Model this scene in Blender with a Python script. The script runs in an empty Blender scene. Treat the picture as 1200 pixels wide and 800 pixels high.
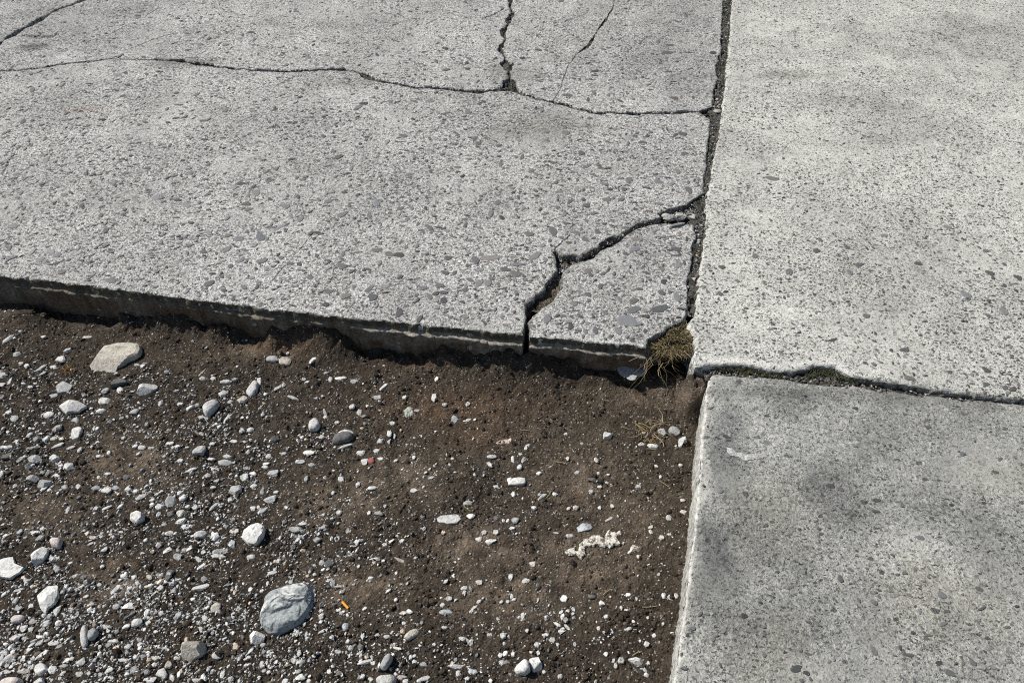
import bpy, bmesh, math, random
import numpy as np
from mathutils import Vector, Matrix
from mathutils.geometry import delaunay_2d_cdt

random.seed(7)
rng = np.random.default_rng(7)
S = bpy.context.scene
COL = S.collection

# ------------------------------------------------------------------ camera
CAM_H, PITCH, LENS = 1.5, math.radians(47), 26.0
cam = bpy.data.cameras.new('camera')
cam.lens, cam.sensor_width = LENS, 36.0
cam.clip_start, cam.clip_end = 0.05, 500
camo = bpy.data.objects.new('camera', cam)
camo.location = (0, 0, CAM_H)
camo.rotation_euler = (math.pi/2 - PITCH, 0, 0)
COL.objects.link(camo)
S.camera = camo

# ------------------------------------------------------------------ light
SUN_DIR = Vector((-0.91, 0.41, 0)).normalized()          # horizontal direction towards the sun
SUN_EL = math.radians(46)
W = bpy.data.worlds.new('World'); S.world = W; W.use_nodes = True
nt = W.node_tree; nt.nodes.clear()
sky = nt.nodes.new('ShaderNodeTexSky'); sky.sky_type = 'NISHITA'; sky.sun_disc = False
sky.sun_elevation = SUN_EL
sky.sun_rotation = math.atan2(SUN_DIR.x, SUN_DIR.y)
bg = nt.nodes.new('ShaderNodeBackground'); bg.inputs[1].default_value = 0.06
wo = nt.nodes.new('ShaderNodeOutputWorld')
nt.links.new(sky.outputs[0], bg.inputs[0]); nt.links.new(bg.outputs[0], wo.inputs[0])
sl = bpy.data.lights.new('sun', 'SUN'); sl.energy = 4.8; sl.angle = math.radians(0.5); sl.color = (1.0, 0.965, 0.91)
so = bpy.data.objects.new('sun', sl)
sv = Vector((SUN_DIR.x*math.cos(SUN_EL), SUN_DIR.y*math.cos(SUN_EL), math.sin(SUN_EL)))
so.rotation_euler = sv.to_track_quat('Z', 'Y').to_euler(); so.location = (-3, 2, 4)
COL.objects.link(so)
S.view_settings.view_transform = 'Standard'; S.view_settings.look = 'None'
S.view_settings.exposure = 0.25; S.view_settings.gamma = 1.0
S.cycles.use_denoising = False
S.cycles.pixel_filter_type = 'BLACKMAN_HARRIS'; S.cycles.filter_width = 1.1
S.cycles.max_bounces = 4

# ------------------------------------------------------------------ helpers
F = LENS/36.0*1200
CP, SP = math.cos(PITCH), math.sin(PITCH)

def P(px, py, z=0.0):
    """photo point -> the point of the plane at height z that is seen there"""
    px = np.asarray(px, float); py = np.asarray(py, float)
    dx, dy = px-600, py-400
    X, Y, Z = dx, F*CP-dy*SP, -F*SP-dy*CP
    t = (z-CAM_H)/Z
    return np.stack([X*t, Y*t], -1)

def Q(x, y, z):
    """world -> photo coordinates"""
    rz = z-CAM_H
    f = y*CP-rz*SP
    u = y*SP+rz*CP
    return 600+F*x/f, 400-F*u/f

def _hash(ix, iy, seed):
    n = (ix.astype(np.int64)*374761393 + iy.astype(np.int64)*668265263 + seed*1274126177) & 0x7fffffff
    n = ((n ^ (n >> 13))*1274126177) & 0x7fffffff
    return ((n ^ (n >> 16)) & 0xffff)/65535.0

def vnoise(x, y, seed=0):
    ix, iy = np.floor(x), np.floor(y)
    fx, fy = x-ix, y-iy
    fx = fx*fx*(3-2*fx); fy = fy*fy*(3-2*fy)
    ix = ix.astype(np.int64); iy = iy.astype(np.int64)
    a = _hash(ix, iy, seed); b = _hash(ix+1, iy, seed); c = _hash(ix, iy+1, seed); d = _hash(ix+1, iy+1, seed)
    return (a+(b-a)*fx)*(1-fy)+(c+(d-c)*fx)*fy

def fbm(x, y, scale, octv=4, seed=0, gain=0.5):
    x = np.asarray(x, float)*scale; y = np.asarray(y, float)*scale
    s, a, t = 0, 1.0, 0
    for o in range(octv):
        s = s+a*(vnoise(x, y, seed+o*17)*2-1); t += a
        x = x*2.03+11.3; y = y*2.03+5.7; a *= gain
    return s/t

def sig(v): return 1/(1+np.exp(-np.clip(v, -40, 40)))

def link(name, me, parent=None, mat=None):
    if mat is not None and not me.materials: me.materials.append(mat)
    o = bpy.data.objects.new(name, me); COL.objects.link(o)
    if parent is not None: o.parent = parent
    return o

def mesh_np(name, v, f, smooth=False, tone=None):
    """v Nx3, f MxK (all the same K) -> mesh; tone: Nx3 point colours of the material itself"""
    v = np.ascontiguousarray(v, np.float32); f = np.ascontiguousarray(f, np.int32)
    me = bpy.data.meshes.new(name)
    me.vertices.add(len(v)); me.vertices.foreach_set('co', v.ravel())
    k = f.shape[1]
    me.loops.add(f.size); me.loops.foreach_set('vertex_index', f.ravel())
    me.polygons.add(len(f))
    me.polygons.foreach_set('loop_start', np.arange(0, f.size, k, dtype=np.int32))
    me.polygons.foreach_set('use_smooth', np.full(len(f), smooth, bool))
    if tone is not None:
        at = me.attributes.new('tone', 'FLOAT_COLOR', 'POINT')
        c = np.ones((len(v), 4), np.float32); c[:, :tone.shape[1]] = tone
        at.data.foreach_set('color', c.ravel())
    me.update(calc_edges=True); me.validate()
    return me

def tag(o, label=None, cat=None, group=None, kind=None):
    if label: o['label'] = label
    if cat: o['category'] = cat
    if group: o['group'] = group
    if kind: o['kind'] = kind
    return o

# ------------------------------------------------------------------ materials
class N:
    def __init__(s, name):
        s.m = bpy.data.materials.new(name); s.m.use_nodes = True
        s.t = s.m.node_tree; s.t.nodes.clear()
        s.out = s.new('ShaderNodeOutputMaterial'); s.b = s.new('ShaderNodeBsdfPrincipled')
        s.lk(s.b.outputs[0], s.out.inputs[0])
        s.b.inputs['Roughness'].default_value = 0.9
        s.b.inputs['Specular IOR Level'].default_value = 0.25
        s.co = s.new('ShaderNodeTexCoord').outputs['Object']
    def new(s, k, **kw):
        n = s.t.nodes.new(k)
        for a, v in kw.items(): setattr(n, a, v)
        return n
    def lk(s, a, b): s.t.links.new(a, b)
    def put(s, v, sock):
        if isinstance(v, bpy.types.NodeSocket): s.lk(v, sock)
        else: sock.default_value = v
    def math(s, op, a, b=0.0, c=None):
        n = s.new('ShaderNodeMath', operation=op); s.put(a, n.inputs[0]); s.put(b, n.inputs[1])
        if c is not None: s.put(c, n.inputs[2])
        return n.outputs[0]
    def noise(s, scale, det=3, rough=0.55, co=None, dist=0.0):
        n = s.new('ShaderNodeTexNoise'); s.lk(co or s.co, n.inputs['Vector'])
        n.inputs['Scale'].default_value = scale; n.inputs['Detail'].default_value = det
        n.inputs['Roughness'].default_value = rough; n.inputs['Distortion'].default_value = dist
        return n
    def vor(s, scale, co=None, feat='F1', rnd=1.0):
        n = s.new('ShaderNodeTexVoronoi', feature=feat); s.lk(co or s.co, n.inputs['Vector'])
        n.inputs['Scale'].default_value = scale; n.inputs['Randomness'].default_value = rnd
        return n
    def ramp(s, v, a, b, lo=0.0, hi=1.0, smooth=True):
        n = s.new('ShaderNodeMapRange'); n.interpolation_type = 'SMOOTHSTEP' if smooth else 'LINEAR'
        s.put(v, n.inputs[0]); n.inputs[1].default_value = a; n.inputs[2].default_value = b
        n.inputs[3].default_value = lo; n.inputs[4].default_value = hi
        return n.outputs[0]
    def mix(s, f, a, b, mode='MIX'):
        n = s.new('ShaderNodeMix', data_type='RGBA', blend_type=mode)
        s.put(f, n.inputs['Factor'])
        for v, k in ((a, 6), (b, 7)):
            if isinstance(v, (tuple, list)): n.inputs[k].default_value = (*v, 1)
            else: s.lk(v, n.inputs[k])
        return n.outputs[2]
    def grey(s, v):
        n = s.new('ShaderNodeCombineColor')
        for i in range(3): s.put(v, n.inputs[i])
        return n.outputs[0]
    def mapping(s, rot=0, scale=(1, 1, 1), loc=(0, 0, 0), co=None):
        n = s.new('ShaderNodeMapping'); s.lk(co or s.co, n.inputs[0])
        n.inputs['Rotation'].default_value = (0, 0, rot); n.inputs['Scale'].default_value = scale
        n.inputs['Location'].default_value = loc
        return n.outputs[0]
    def blob(s, c, rx, ry, rot=0, wob=0.5, nscale=9.0):
        """soft elliptical stain centred on the point c of the surface, 1 inside"""
        sub = s.new('ShaderNodeVectorMath', operation='SUBTRACT'); s.lk(s.co, sub.inputs[0])
        sub.inputs[1].default_value = (c[0], c[1], 0)
        r = s.new('ShaderNodeVectorRotate', rotation_type='Z_AXIS'); s.lk(sub.outputs[0], r.inputs[0])
        r.inputs['Angle'].default_value = -rot
        m = s.new('ShaderNodeVectorMath', operation='MULTIPLY'); s.lk(r.outputs[0], m.inputs[0])
        m.inputs[1].default_value = (1/rx, 1/ry, 0)
        l = s.new('ShaderNodeVectorMath', operation='LENGTH'); s.lk(m.outputs[0], l.inputs[0])
        d = s.math('ADD', l.outputs['Value'], s.math('MULTIPLY', s.math('SUBTRACT', s.noise(nscale, 5, 0.65).outputs[0], 0.5), wob*2))
        return s.ramp(d, 0.25, 1.2, 1, 0)
    def bump(s, h, strength, dist):
        n = s.new('ShaderNodeBump'); n.inputs['Strength'].default_value = strength
        n.inputs['Distance'].default_value = dist; s.lk(h, n.inputs['Height'])
        s.lk(n.outputs[0], s.b.inputs['Normal'])

def concrete(name, light, mid, chip_lo, chip_hi, chip_a, chip_b, cover_a, cover_b, stains=(), big=0.18, bump=0.9, pit=0.5, spk=0.22, pit_t=0.66, lumpy=0.35, fl=0.37):
    n = N(name)
    # wobbled coordinates so that no grain is a clean cell
    w = n.noise(70, 2)
    sub = n.new('ShaderNodeVectorMath', operation='MULTIPLY_ADD')
    n.lk(w.outputs['Color'], sub.inputs[0]); sub.inputs[1].default_value = (0.012, 0.012, 0); n.lk(n.co, sub.inputs[2])
    co = sub.outputs[0]
    flat = n.new('ShaderNodeVectorMath', operation='MULTIPLY'); n.lk(co, flat.inputs[0]); flat.inputs[1].default_value = (1, 1, 0.35)
    co = flat.outputs[0]
    fine = n.noise(330, 3, 0.7, co)
    sand = n.vor(230, co)
    col = n.mix(n.ramp(fine.outputs[0], fl, fl+0.26), mid, light)
    sg = n.new('ShaderNodeSeparateColor'); n.lk(sand.outputs['Color'], sg.inputs[0])
    col = n.mix(n.ramp(sg.outputs[0], 0.60, 0.95, 0, 0.8), col, mid)
    col = n.mix(n.ramp(sg.outputs[1], 0.82, 0.99, 0, 0.75), col, tuple(c*0.45 for c in mid))
    lump = n.noise(95, 3, 0.6, co)
    col = n.mix(1.0, col, n.grey(n.ramp(lump.outputs[0], 0.3, 0.7, 1-lumpy*0.35, 1+lumpy*0.25)), 'MULTIPLY')
    h = n.math('MULTIPLY_ADD', lump.outputs[0], lumpy*1.5, n.math('MULTIPLY', fine.outputs[0], 0.55))
    # exposed aggregate of two sizes and three lie directions
    for scale, rot, st, cover, k in ((chip_a, 0.5, 1.9, cover_a, 0), (chip_a*1.25, -0.7, 1.7, cover_a, 1), (chip_b, 0.15, 1.6, cover_b, 2), (chip_b*1.4, 1.2, 1.7, cover_b, 3), (170, -0.25, 1.8, spk, 4), (210, 0.9, 1.6, spk, 5)):
        mp = n.mapping(rot, (1, st, 1), (k*3.1, k*1.7, 0), co)
        v = n.vor(scale, mp)
        s3 = n.new('ShaderNodeSeparateColor'); n.lk(v.outputs['Color'], s3.inputs[0])
        r = n.ramp(s3.outputs[0], 1-cover, 1.0, 0.0, 0.47, False)
        dlt = n.math('SUBTRACT', r, v.outputs['Distance'])
        msk = n.ramp(dlt, 0.0, 0.045)
        shade = n.grey(n.ramp(s3.outputs[1], 0, 1, chip_lo, chip_hi, False))
        shade = n.mix(1.0, shade, (1.0, 1.005, 0.99), 'MULTIPLY')
        col = n.mix(n.math('MULTIPLY', msk, 0.96), col, shade)
        h = n.math('ADD', h, n.math('MULTIPLY', msk, 0.22))
    # pits between the grains, their shade darkened into the colour as well
    pn = n.noise(150, 2, 0.6, co)
    pits = n.ramp(pn.outputs[0], pit_t, pit_t+0.05)
    h = n.math('SUBTRACT', h, n.math('MULTIPLY', pits, pit*1.6))
    col = n.mix(n.math('MULTIPLY', pits, pit), col, tuple(c*0.30 for c in mid))
    # patches where smooth paste still covers the aggregate
    paste = n.math('MULTIPLY', n.ramp(n.noise(3.2, 6, 0.68).outputs[0], 0.47, 0.66), 0.62)
    h = n.math('MULTIPLY', h, n.math('SUBTRACT', 1.0, n.math('MULTIPLY', paste, 0.6)))
    col = n.mix(paste, col, tuple(a*0.48+b*0.42 for a, b in zip(light, mid)))
    # broad weathering
    b1 = n.noise(2.1, 6, 0.68); b2 = n.noise(8, 5, 0.7)
    fac = n.math('ADD', n.ramp(b1.outputs[0], 0.3, 0.7, 1-big, 1+big*0.6), n.ramp(b2.outputs[0], 0.3, 0.7, -big*0.6, big*0.5))
    col = n.mix(1.0, col, n.grey(fac), 'MULTIPLY')
    for c, rx, ry, rot, colr, amt, ns in stains:
        m = n.blob(c, rx, ry, rot, 0.85, ns*1.6)
        col = n.mix(n.math('MULTIPLY', m, amt), col, colr, 'MULTIPLY' if min(colr) < 0.99 and amt > 0 and max(colr) <= 1.0 else 'MIX')
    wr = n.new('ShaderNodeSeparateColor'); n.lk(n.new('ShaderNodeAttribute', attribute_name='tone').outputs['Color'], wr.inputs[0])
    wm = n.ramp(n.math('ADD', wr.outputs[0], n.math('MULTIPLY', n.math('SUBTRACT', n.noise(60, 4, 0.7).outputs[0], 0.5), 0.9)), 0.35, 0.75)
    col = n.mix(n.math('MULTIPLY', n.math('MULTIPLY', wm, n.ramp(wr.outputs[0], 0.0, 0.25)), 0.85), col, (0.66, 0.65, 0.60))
    cm = n.ramp(n.math('ADD', wr.outputs[1], n.math('MULTIPLY', n.math('SUBTRACT', n.noise(75, 4, 0.75).outputs[0], 0.5), 1.5)), 0.45, 0.95)
    col = n.mix(n.math('MULTIPLY', n.math('MULTIPLY', cm, n.ramp(wr.outputs[1], 0.0, 0.3)), 0.8), col, (0.115, 0.11, 0.09))
    n.lk(col, n.b.inputs['Base Color'])
    n.bump(h, bump, 0.006)
    return n

def pp(x, y): return tuple(P(x, y))
LEFT = concrete('worn_concrete', (0.675, 0.673, 0.635), (0.305, 0.295, 0.28), 0.045, 0.20, 75, 45, 0.42, 0.35,
    stains=[(pp(60, 40), 0.7, 0.5, 0.3, (0.82, 0.82, 0.83), 0.8, 4), (pp(640, 150), 0.25, 0.14, 0.0, (0.68, 0.67, 0.64), 0.8, 9),
            (pp(40, 55), 0.10, 0.035, 0.2, (0.35, 0.35, 0.35), 0.9, 14), (pp(100, 128), 0.10, 0.03, 0.1, (0.98, 0.78, 0.66), 0.6, 14),
            (pp(760, 60), 0.5, 0.6, 0.2, (0.86, 0.86, 0.86), 0.8, 5), (pp(600, 85), 0.14, 0.14, 0.2, (0.55, 0.55, 0.54), 0.7, 14),
            (pp(410, 97), 0.16, 0.05, 0.0, (0.62, 0.62, 0.61), 0.7, 16), (pp(205, 75), 0.2, 0.05, 0.1, (0.6, 0.6, 0.6), 0.7, 16)], big=0.2, bump=1.0, pit=0.85, spk=0.30, pit_t=0.60, lumpy=0.75, fl=0.33).m
RIGHT = concrete('pale_concrete', (0.70, 0.695, 0.635), (0.44, 0.437, 0.395), 0.03, 0.16, 105, 66, 0.58, 0.42,
    stains=[(pp(925, 88), 0.24, 0.05, 0.02, (0.62, 0.62, 0.61), 0.75, 9), (pp(1010, 120), 0.28, 0.06, -0.2, (0.75, 0.75, 0.74), 0.7, 9),
            (pp(1040, 165), 0.25, 0.06, 0.1, (0.72, 0.72, 0.72), 0.65, 9), (pp(1120, 40), 0.5, 0.2, 0.0, (0.84, 0.83, 0.83), 0.7, 5)], big=0.2, pit=0.6, spk=0.40, pit_t=0.64).m
LOWER = concrete('weathered_grey_concrete', (0.475, 0.472, 0.43), (0.235, 0.235, 0.218), 0.045, 0.18, 95, 40, 0.20, 0.10,
    stains=[(pp(985, 570), 0.13, 0.10, 0.9, (0.50, 0.50, 0.52), 0.8, 9), (pp(935, 470), 0.10, 0.05, 0.4, (0.55, 0.55, 0.56), 0.8, 12),
            (pp(852, 520), 0.06, 0.22, -0.12, (0.58, 0.59, 0.61), 0.85, 9), (pp(1010, 460), 0.45, 0.035, -0.06, (0.68, 0.68, 0.69), 0.8, 10), (pp(1180, 640), 0.12, 0.2, 0, (0.68, 0.68, 0.69), 0.8, 7),
            (pp(850, 690), 0.06, 0.18, -0.1, (0.72, 0.72, 0.73), 0.8, 9), (pp(1100, 700), 0.2, 0.15, 0, (0.98, 0.95, 0.89), 0.7, 6), (pp(900, 600), .14, .12, .3, (0.99, 0.97, 0.91), .7, 7), (pp(900, 760), .14, .10, .3, (0.98, 0.96, 0.91), .7, 7), (pp(1170, 560), .16, .06, .3, (0.98, 0.96, 0.91), .6, 7),
            (pp(840, 640), 0.05, 0.10, -0.1, (0.62, 0.63, 0.66), 0.8, 12), (pp(1090, 600), 0.10, 0.08, 0.5, (0.72, 0.72, 0.73), 0.7, 12), (pp(1010, 720), 0.10, 0.07, 0.2, (0.75, 0.75, 0.76), 0.7, 12), (pp(900, 455), 0.12, 0.03, -0.06, (0.62, 0.62, 0.63), 0.7, 14)], big=0.27, pit=0.7, spk=0.11, pit_t=0.625, lumpy=0.45, fl=0.35).m

def stone_mat(name, attr=False, rough_b=0.8):
    n = N(name)
    if attr:
        c = n.new('ShaderNodeAttribute', attribute_name='tone').outputs['Color']
    else:
        c = n.new('ShaderNodeObjectInfo').outputs['Color']
    pos = n.new('ShaderNodeNewGeometry').outputs['Position']
    a = n.noise(160, 4, 0.7, pos); b = n.noise(45, 3, 0.6, pos)
    f = n.math('ADD', n.ramp(a.outputs[0], 0.25, 0.75, 0.72, 1.2), n.ramp(b.outputs[0], 0.3, 0.7, -0.14, 0.12))
    col = n.mix(1.0, c, n.grey(f), 'MULTIPLY')
    sp = n.noise(420, 2, 0.6, pos)
    col = n.mix(n.ramp(sp.outputs[0], 0.60, 0.70, 0, 0.65), col, (0.10, 0.095, 0.085))
    dirt = n.noise(70, 4, 0.7, pos)
    col = n.mix(n.ramp(dirt.outputs[0], 0.54, 0.68, 0, 0.6), col, (0.13, 0.10, 0.075))
    n.lk(col, n.b.inputs['Base Color']); n.b.inputs['Roughness'].default_value = 0.75
    n.bump(n.math('ADD', a.outputs[0], b.outputs[0]), rough_b, 0.003)
    return n.m
STONE = stone_mat('loose_stone')
GRAVEL = stone_mat('gravel_stone', True)

def pebble_mat(name, attr=False):
    n = N(name)
    c = n.new('ShaderNodeAttribute', attribute_name='tone').outputs['Color'] if attr else n.new('ShaderNodeObjectInfo').outputs['Color']
    pos = n.new('ShaderNodeNewGeometry').outputs['Position']
    a = n.noise(260, 3, 0.7, pos)
    col = n.mix(1.0, c, n.grey(n.ramp(a.outputs[0], 0.3, 0.7, 0.78, 1.2)), 'MULTIPLY')
    e = n.noise(420, 2, 0.6, pos)
    col = n.mix(n.ramp(e.outputs[0], 0.64, 0.72, 0, 0.6), col, (0.36, 0.355, 0.34))
    n.lk(col, n.b.inputs['Base Color']); n.b.inputs['Roughness'].default_value = 0.65
    n.bump(a.outputs[0], 0.5, 0.001)
    return n.m
PEBBLE = pebble_mat('embedded_pebble'); PEBBLE_MASS = pebble_mat('embedded_pebble_mass', True)

def soil_mat():
    n = N('soil')
    t = n.new('ShaderNodeAttribute', attribute_name='tone').outputs['Color']
    a = n.noise(260, 4, 0.75); b = n.noise(30, 4, 0.65)
    col = n.mix(1.0, t, n.grey(n.ramp(a.outputs[0], 0.25, 0.75, 0.45, 1.5)), 'MULTIPLY')
    col = n.mix(1.0, col, n.grey(n.ramp(b.outputs[0], 0.3, 0.7, 0.75, 1.22)), 'MULTIPLY')
    g = n.vor(330)
    sc = n.new('ShaderNodeSeparateColor'); n.lk(g.outputs['Color'], sc.inputs[0])
    col = n.mix(n.ramp(sc.outputs[0], 0.955, 0.985, 0, 0.8), col, (0.36, 0.345, 0.31))
    n.lk(col, n.b.inputs['Base Color']); n.b.inputs['Roughness'].default_value = 1.0
    n.b.inputs['Specular IOR Level'].default_value = 0.08
    n.bump(n.math('ADD', n.math('MULTIPLY', a.outputs[0], 0.8), n.math('MULTIPLY', n.noise(110, 3, 0.6).outputs[0], 1.0)), 1.0, 0.006)
    return n.m
SOIL = soil_mat()

def plain(name, col, var=0.3, scale=200, rough=0.9, bump=0.6, bd=0.002):
    n = N(name)
    a = n.noise(scale, 4, 0.7)
    n.lk(n.mix(1.0, col, n.grey(n.ramp(a.outputs[0], 0.25, 0.75, 1-var, 1+var)), 'MULTIPLY'), n.b.inputs['Base Color'])
    n.b.inputs['Roughness'].default_value = rough
    n.bump(a.outputs[0], bump, bd)
    return n.m

def edge_mat():
    n = N('grimy_slab_edge')
    sx = n.new('ShaderNodeAttribute', attribute_name='tone').outputs['Color']
    a = n.noise(120, 4, 0.7); st = n.noise(1, 4, 0.6, n.mapping(0, (45, 45, 8)))
    col = n.mix(1.0, sx, n.grey(n.ramp(a.outputs[0], 0.25, 0.75, 0.55, 1.45)), 'MULTIPLY')
    col = n.mix(1.0, col, n.grey(n.ramp(st.outputs[0], 0.3, 0.7, 0.7, 1.3)), 'MULTIPLY')
    n.lk(col, n.b.inputs['Base Color'])
    n.bump(a.outputs[0], 0.9, 0.004)
    return n.m
EDGE = edge_mat()

# ------------------------------------------------------------------ outlines of the slabs
def resample(pts, step):
    pts = np.asarray(pts, float)
    seg = np.linalg.norm(np.diff(pts, axis=0), axis=1); s = np.concatenate([[0], np.cumsum(seg)])
    m = max(2, int(s[-1]/step)+1); u = np.linspace(0, s[-1], m)
    return np.stack([np.interp(u, s, pts[:, k]) for k in range(pts.shape[1])], -1), u

def normals2(p):
    t = np.gradient(p, axis=0); t /= np.linalg.norm(t, axis=1)[:, None]+1e-9
    return np.stack([-t[:, 1], t[:, 0]], -1)

def rough(pts_px, amp=0.002, seed=0, step=0.007, z=0.0):
    w = P([p[0] for p in pts_px], [p[1] for p in pts_px], z)
    p, u = resample(w, step)
    n = normals2(p)
    taper = np.clip(np.minimum(u, u[-1]-u)/0.02, 0, 1)
    d = (fbm(u, u*0+seed*3.7, 18, 2, seed)*1.0+fbm(u, u*0+seed*1.3, 70, 4, seed+5)*1.2)*amp*taper
    return p+n*d[:, None]

def crack(pts, seed=0, amp=0.006, step=0.007):
    """pts (x, y, width px) -> the two sides of a crack as world curves (left side of travel, right side), and its centre"""
    w = P([p[0] for p in pts], [p[1] for p in pts])
    wid = np.array([p[2] for p in pts], float)*np.linalg.norm(P([p[0]+1 for p in pts], [p[1] for p in pts])-w, axis=1)
    p, u = resample(np.concatenate([w, wid[:, None]], 1), step)
    wd, p = p[:, 2], p[:, :2]
    n = normals2(p)
    p = p+n*((fbm(u, u*0+seed, 14, 2, seed)*1.0+fbm(u, u*0+seed, 60, 3, seed+3)*0.7)*amp)[:, None]
    n = normals2(p)
    k = np.clip(1+1.5*fbm(u, u*0, 24, 3, seed+7), 0.12, 2.6)
    a = wd/2*k+np.abs(fbm(u, u*0, 110, 2, seed+11))*0.5*np.minimum(wd, .006)
    b = wd/2*k+np.abs(fbm(u, u*0, 110, 2, seed+13))*0.5*np.minimum(wd, .006)
    return p+n*a[:, None], p-n*b[:, None], p

FRONT = [(-420, 272), (-200, 300), (0, 323), (50, 328), (100, 334), (200, 347), (300, 360), (400, 371), (500, 381), (560, 387), (613, 392)]
FRONT2 = [(621, 394), (660, 397), (700, 400), (757, 407)]
K5_MAIN = [(613, 392), (617, 367), (615, 357), (630, 346), (637, 340), (641, 331), (653, 318), (651, 303), (646, 292), (653, 294), (660, 299), (672, 298), (680, 301), (690, 293), (700, 289), (705, 284), (719, 276), (725, 277), (736, 269), (749, 261), (767, 258), (775, 255), (772, 250), (786, 244), (800, 242), (810, 236), (820, 230), (826, 226)]
K5_CORN = [(621, 394), (620, 377), (627, 367), (635, 360), (650, 350), (652, 342), (660, 337), (657, 325), (662, 316), (670, 310), (687, 305), (696, 301), (703, 293), (720, 287), (735, 274), (749, 266), (760, 263), (775, 262), (800, 261), (813, 262)]
J_MAIN = [(826, 226), (825, 212), (827, 200), (828, 185), (831, 160), (833, 140)]
J_CORN = [(813, 262), (815, 270), (816, 280), (811, 288), (812, 299), (807, 325), (806, 350), (804, 371), (782, 385), (761, 397), (757, 407)]
J_P4 = [(835, 124), (836, 108), (842, 92), (839, 80), (845, 60), (848, 0), (856, -80), (861, -150)]
R_LEFT = [(872, -150), (866, -80), (858, 0), (854, 50), (850, 90), (846, 130), (840, 165), (833, 200), (831, 219), (827, 226), (827, 252), (827, 266), (825, 280), (822, 299), (819, 315), (816, 350), (814, 371), (807, 377), (805, 384), (812, 393), (816, 410), (811, 420), (815, 429)]
R_BOT = [(815, 429), (835, 427), (863, 426), (887, 429), (905, 433), (929, 434), (948, 430), (957, 427), (982, 430), (996, 440), (1024, 445), (1059, 449), (1090, 454), (1115, 459), (1200, 466), (1500, 492)]
ZL = -0.014
L_TOP = [(833, 436), (848, 434), (863, 437), (880, 440), (894, 440), (929, 443), (950, 448), (975, 447), (1024, 454), (1059, 457), (1097, 461), (1129, 468), (1136, 465), (1200, 472), (1500, 498)]
L_LEFT = [(833, 436), (828, 455), (826, 480), (823, 510), (821, 545), (815, 610), (807, 680), (799, 740), (791, 800), (780, 900), (771, 985)]

K2 = crack([(-420, 118, 3), (-200, 100, 3), (-64, 88, 3), (0, 83, 2), (40, 80, 1.2), (85, 74, 1.0), (130, 69, 1.2), (180, 70, 1.8), (215, 71, 4), (230, 74, 4), (255, 78, 3), (300, 82, 3), (335, 84, 3), (360, 82, 3), (400, 82, 4), (420, 85, 6), (440, 94, 5), (465, 97, 4), (490, 102, 3.5), (520, 104, 2.5), (545, 107, 3), (575, 106, 5), (597, 104, 8), (610, 108, 3), (630, 115, 2.5), (650, 119, 3), (670, 124, 4), (700, 132, 3), (740, 133, 4), (790, 132, 3), (812, 131, 4), (832, 131, 5)], 3, 0.009)
K1 = crack([(-66, 86, 4), (0, 50, 5), (15, 41, 5), (30, 32, 6), (50, 21, 4), (70, 10, 4), (97, 0, 3.5), (200, -53, 3), (300, -104, 3), (385, -150, 3)], 5)
K3 = crack([(597, 102, 12), (597, 92, 9), (595, 78, 13), (592, 67, 6), (586, 57, 3), (592, 45, 5), (590, 35, 4), (597, 25, 7), (600, 15, 3), (597, 5, 3), (601, -20, 4), (598, -80, 4), (602, -150, 4)], 8, 0.005)
K4 = crack([(649, 118, 0.4), (654, 110, 0.4), (657, 105, 0.4), (661, 90, 0.4), (667, 75, 0.4), (674, 65, 0.4), (690, 53, 3.5), (700, 36, 0.4), (709, 24, 3), (719, 8, 0.4), (719, 0, 0.4), (728, -60, 0.4), (735, -150, 0.4)], 11, 0.003)

def clipx(curve, x0=None, x1=None):
    px = Q(curve[:, 0], curve[:, 1], 0)[0]
    m = np.ones(len(curve), bool)
    if x0 is not None: m &= px >= x0
    if x1 is not None: m &= px <= x1
    return curve[m]
def clipy(curve, y0=None, y1=None):
    py = Q(curve[:, 0], curve[:, 1], 0)[1]
    m = np.ones(len(curve), bool)
    if y0 is not None: m &= py >= y0
    if y1 is not None: m &= py <= y1
    return curve[m]
K2up, K2lo = K2[0], K2[1]          # travelling towards +x: left of travel = far side
K1up, K1lo = K1[0], K1[1]
K3l, K3r = K3[0], K3[1]            # travelling away from the camera: left of travel = left
K4l, K4r = K4[0], K4[1]

rf = lambda pts, s, a=0.0022, z=0.0: rough(pts, a, s, 0.007, z)
frontA, frontB = rf(FRONT, 21, 0.0042), rf(FRONT2, 22, 0.004)
polys = {}
polys['main'] = [frontA, rf(K5_MAIN, 23, .0042), rf(J_MAIN, 24, .004), clipx(K2lo, None, 823)[::-1]]
polys['corner'] = [frontB[::-1], rf(K5_CORN, 26, .0034), rf(J_CORN, 27, .0036)]
polys['farleft'] = [clipx(K2up, None, -76), K1up, P([-420], [-150])]
polys['middle'] = [clipx(K2up, -58, 588), K3l, K1lo[::-1]]
polys['strip'] = [clipx(K2up, 606, 645), K4l, clipy(K3r, None, 97)[::-1]]
polys['upright'] = [clipx(K2up, 653, 829), rf(J_P4, 28, .006), K4r[::-1]]
polys['right'] = [rf(R_LEFT, 31, .0035), rf(R_BOT, 32, .0034), P([1560], [-150])]
polys['lower'] = [rf(L_TOP, 33, 0.002, ZL), P([1400], [985], ZL), rf(L_LEFT, 34, 0.002, ZL)[::-1]]

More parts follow.
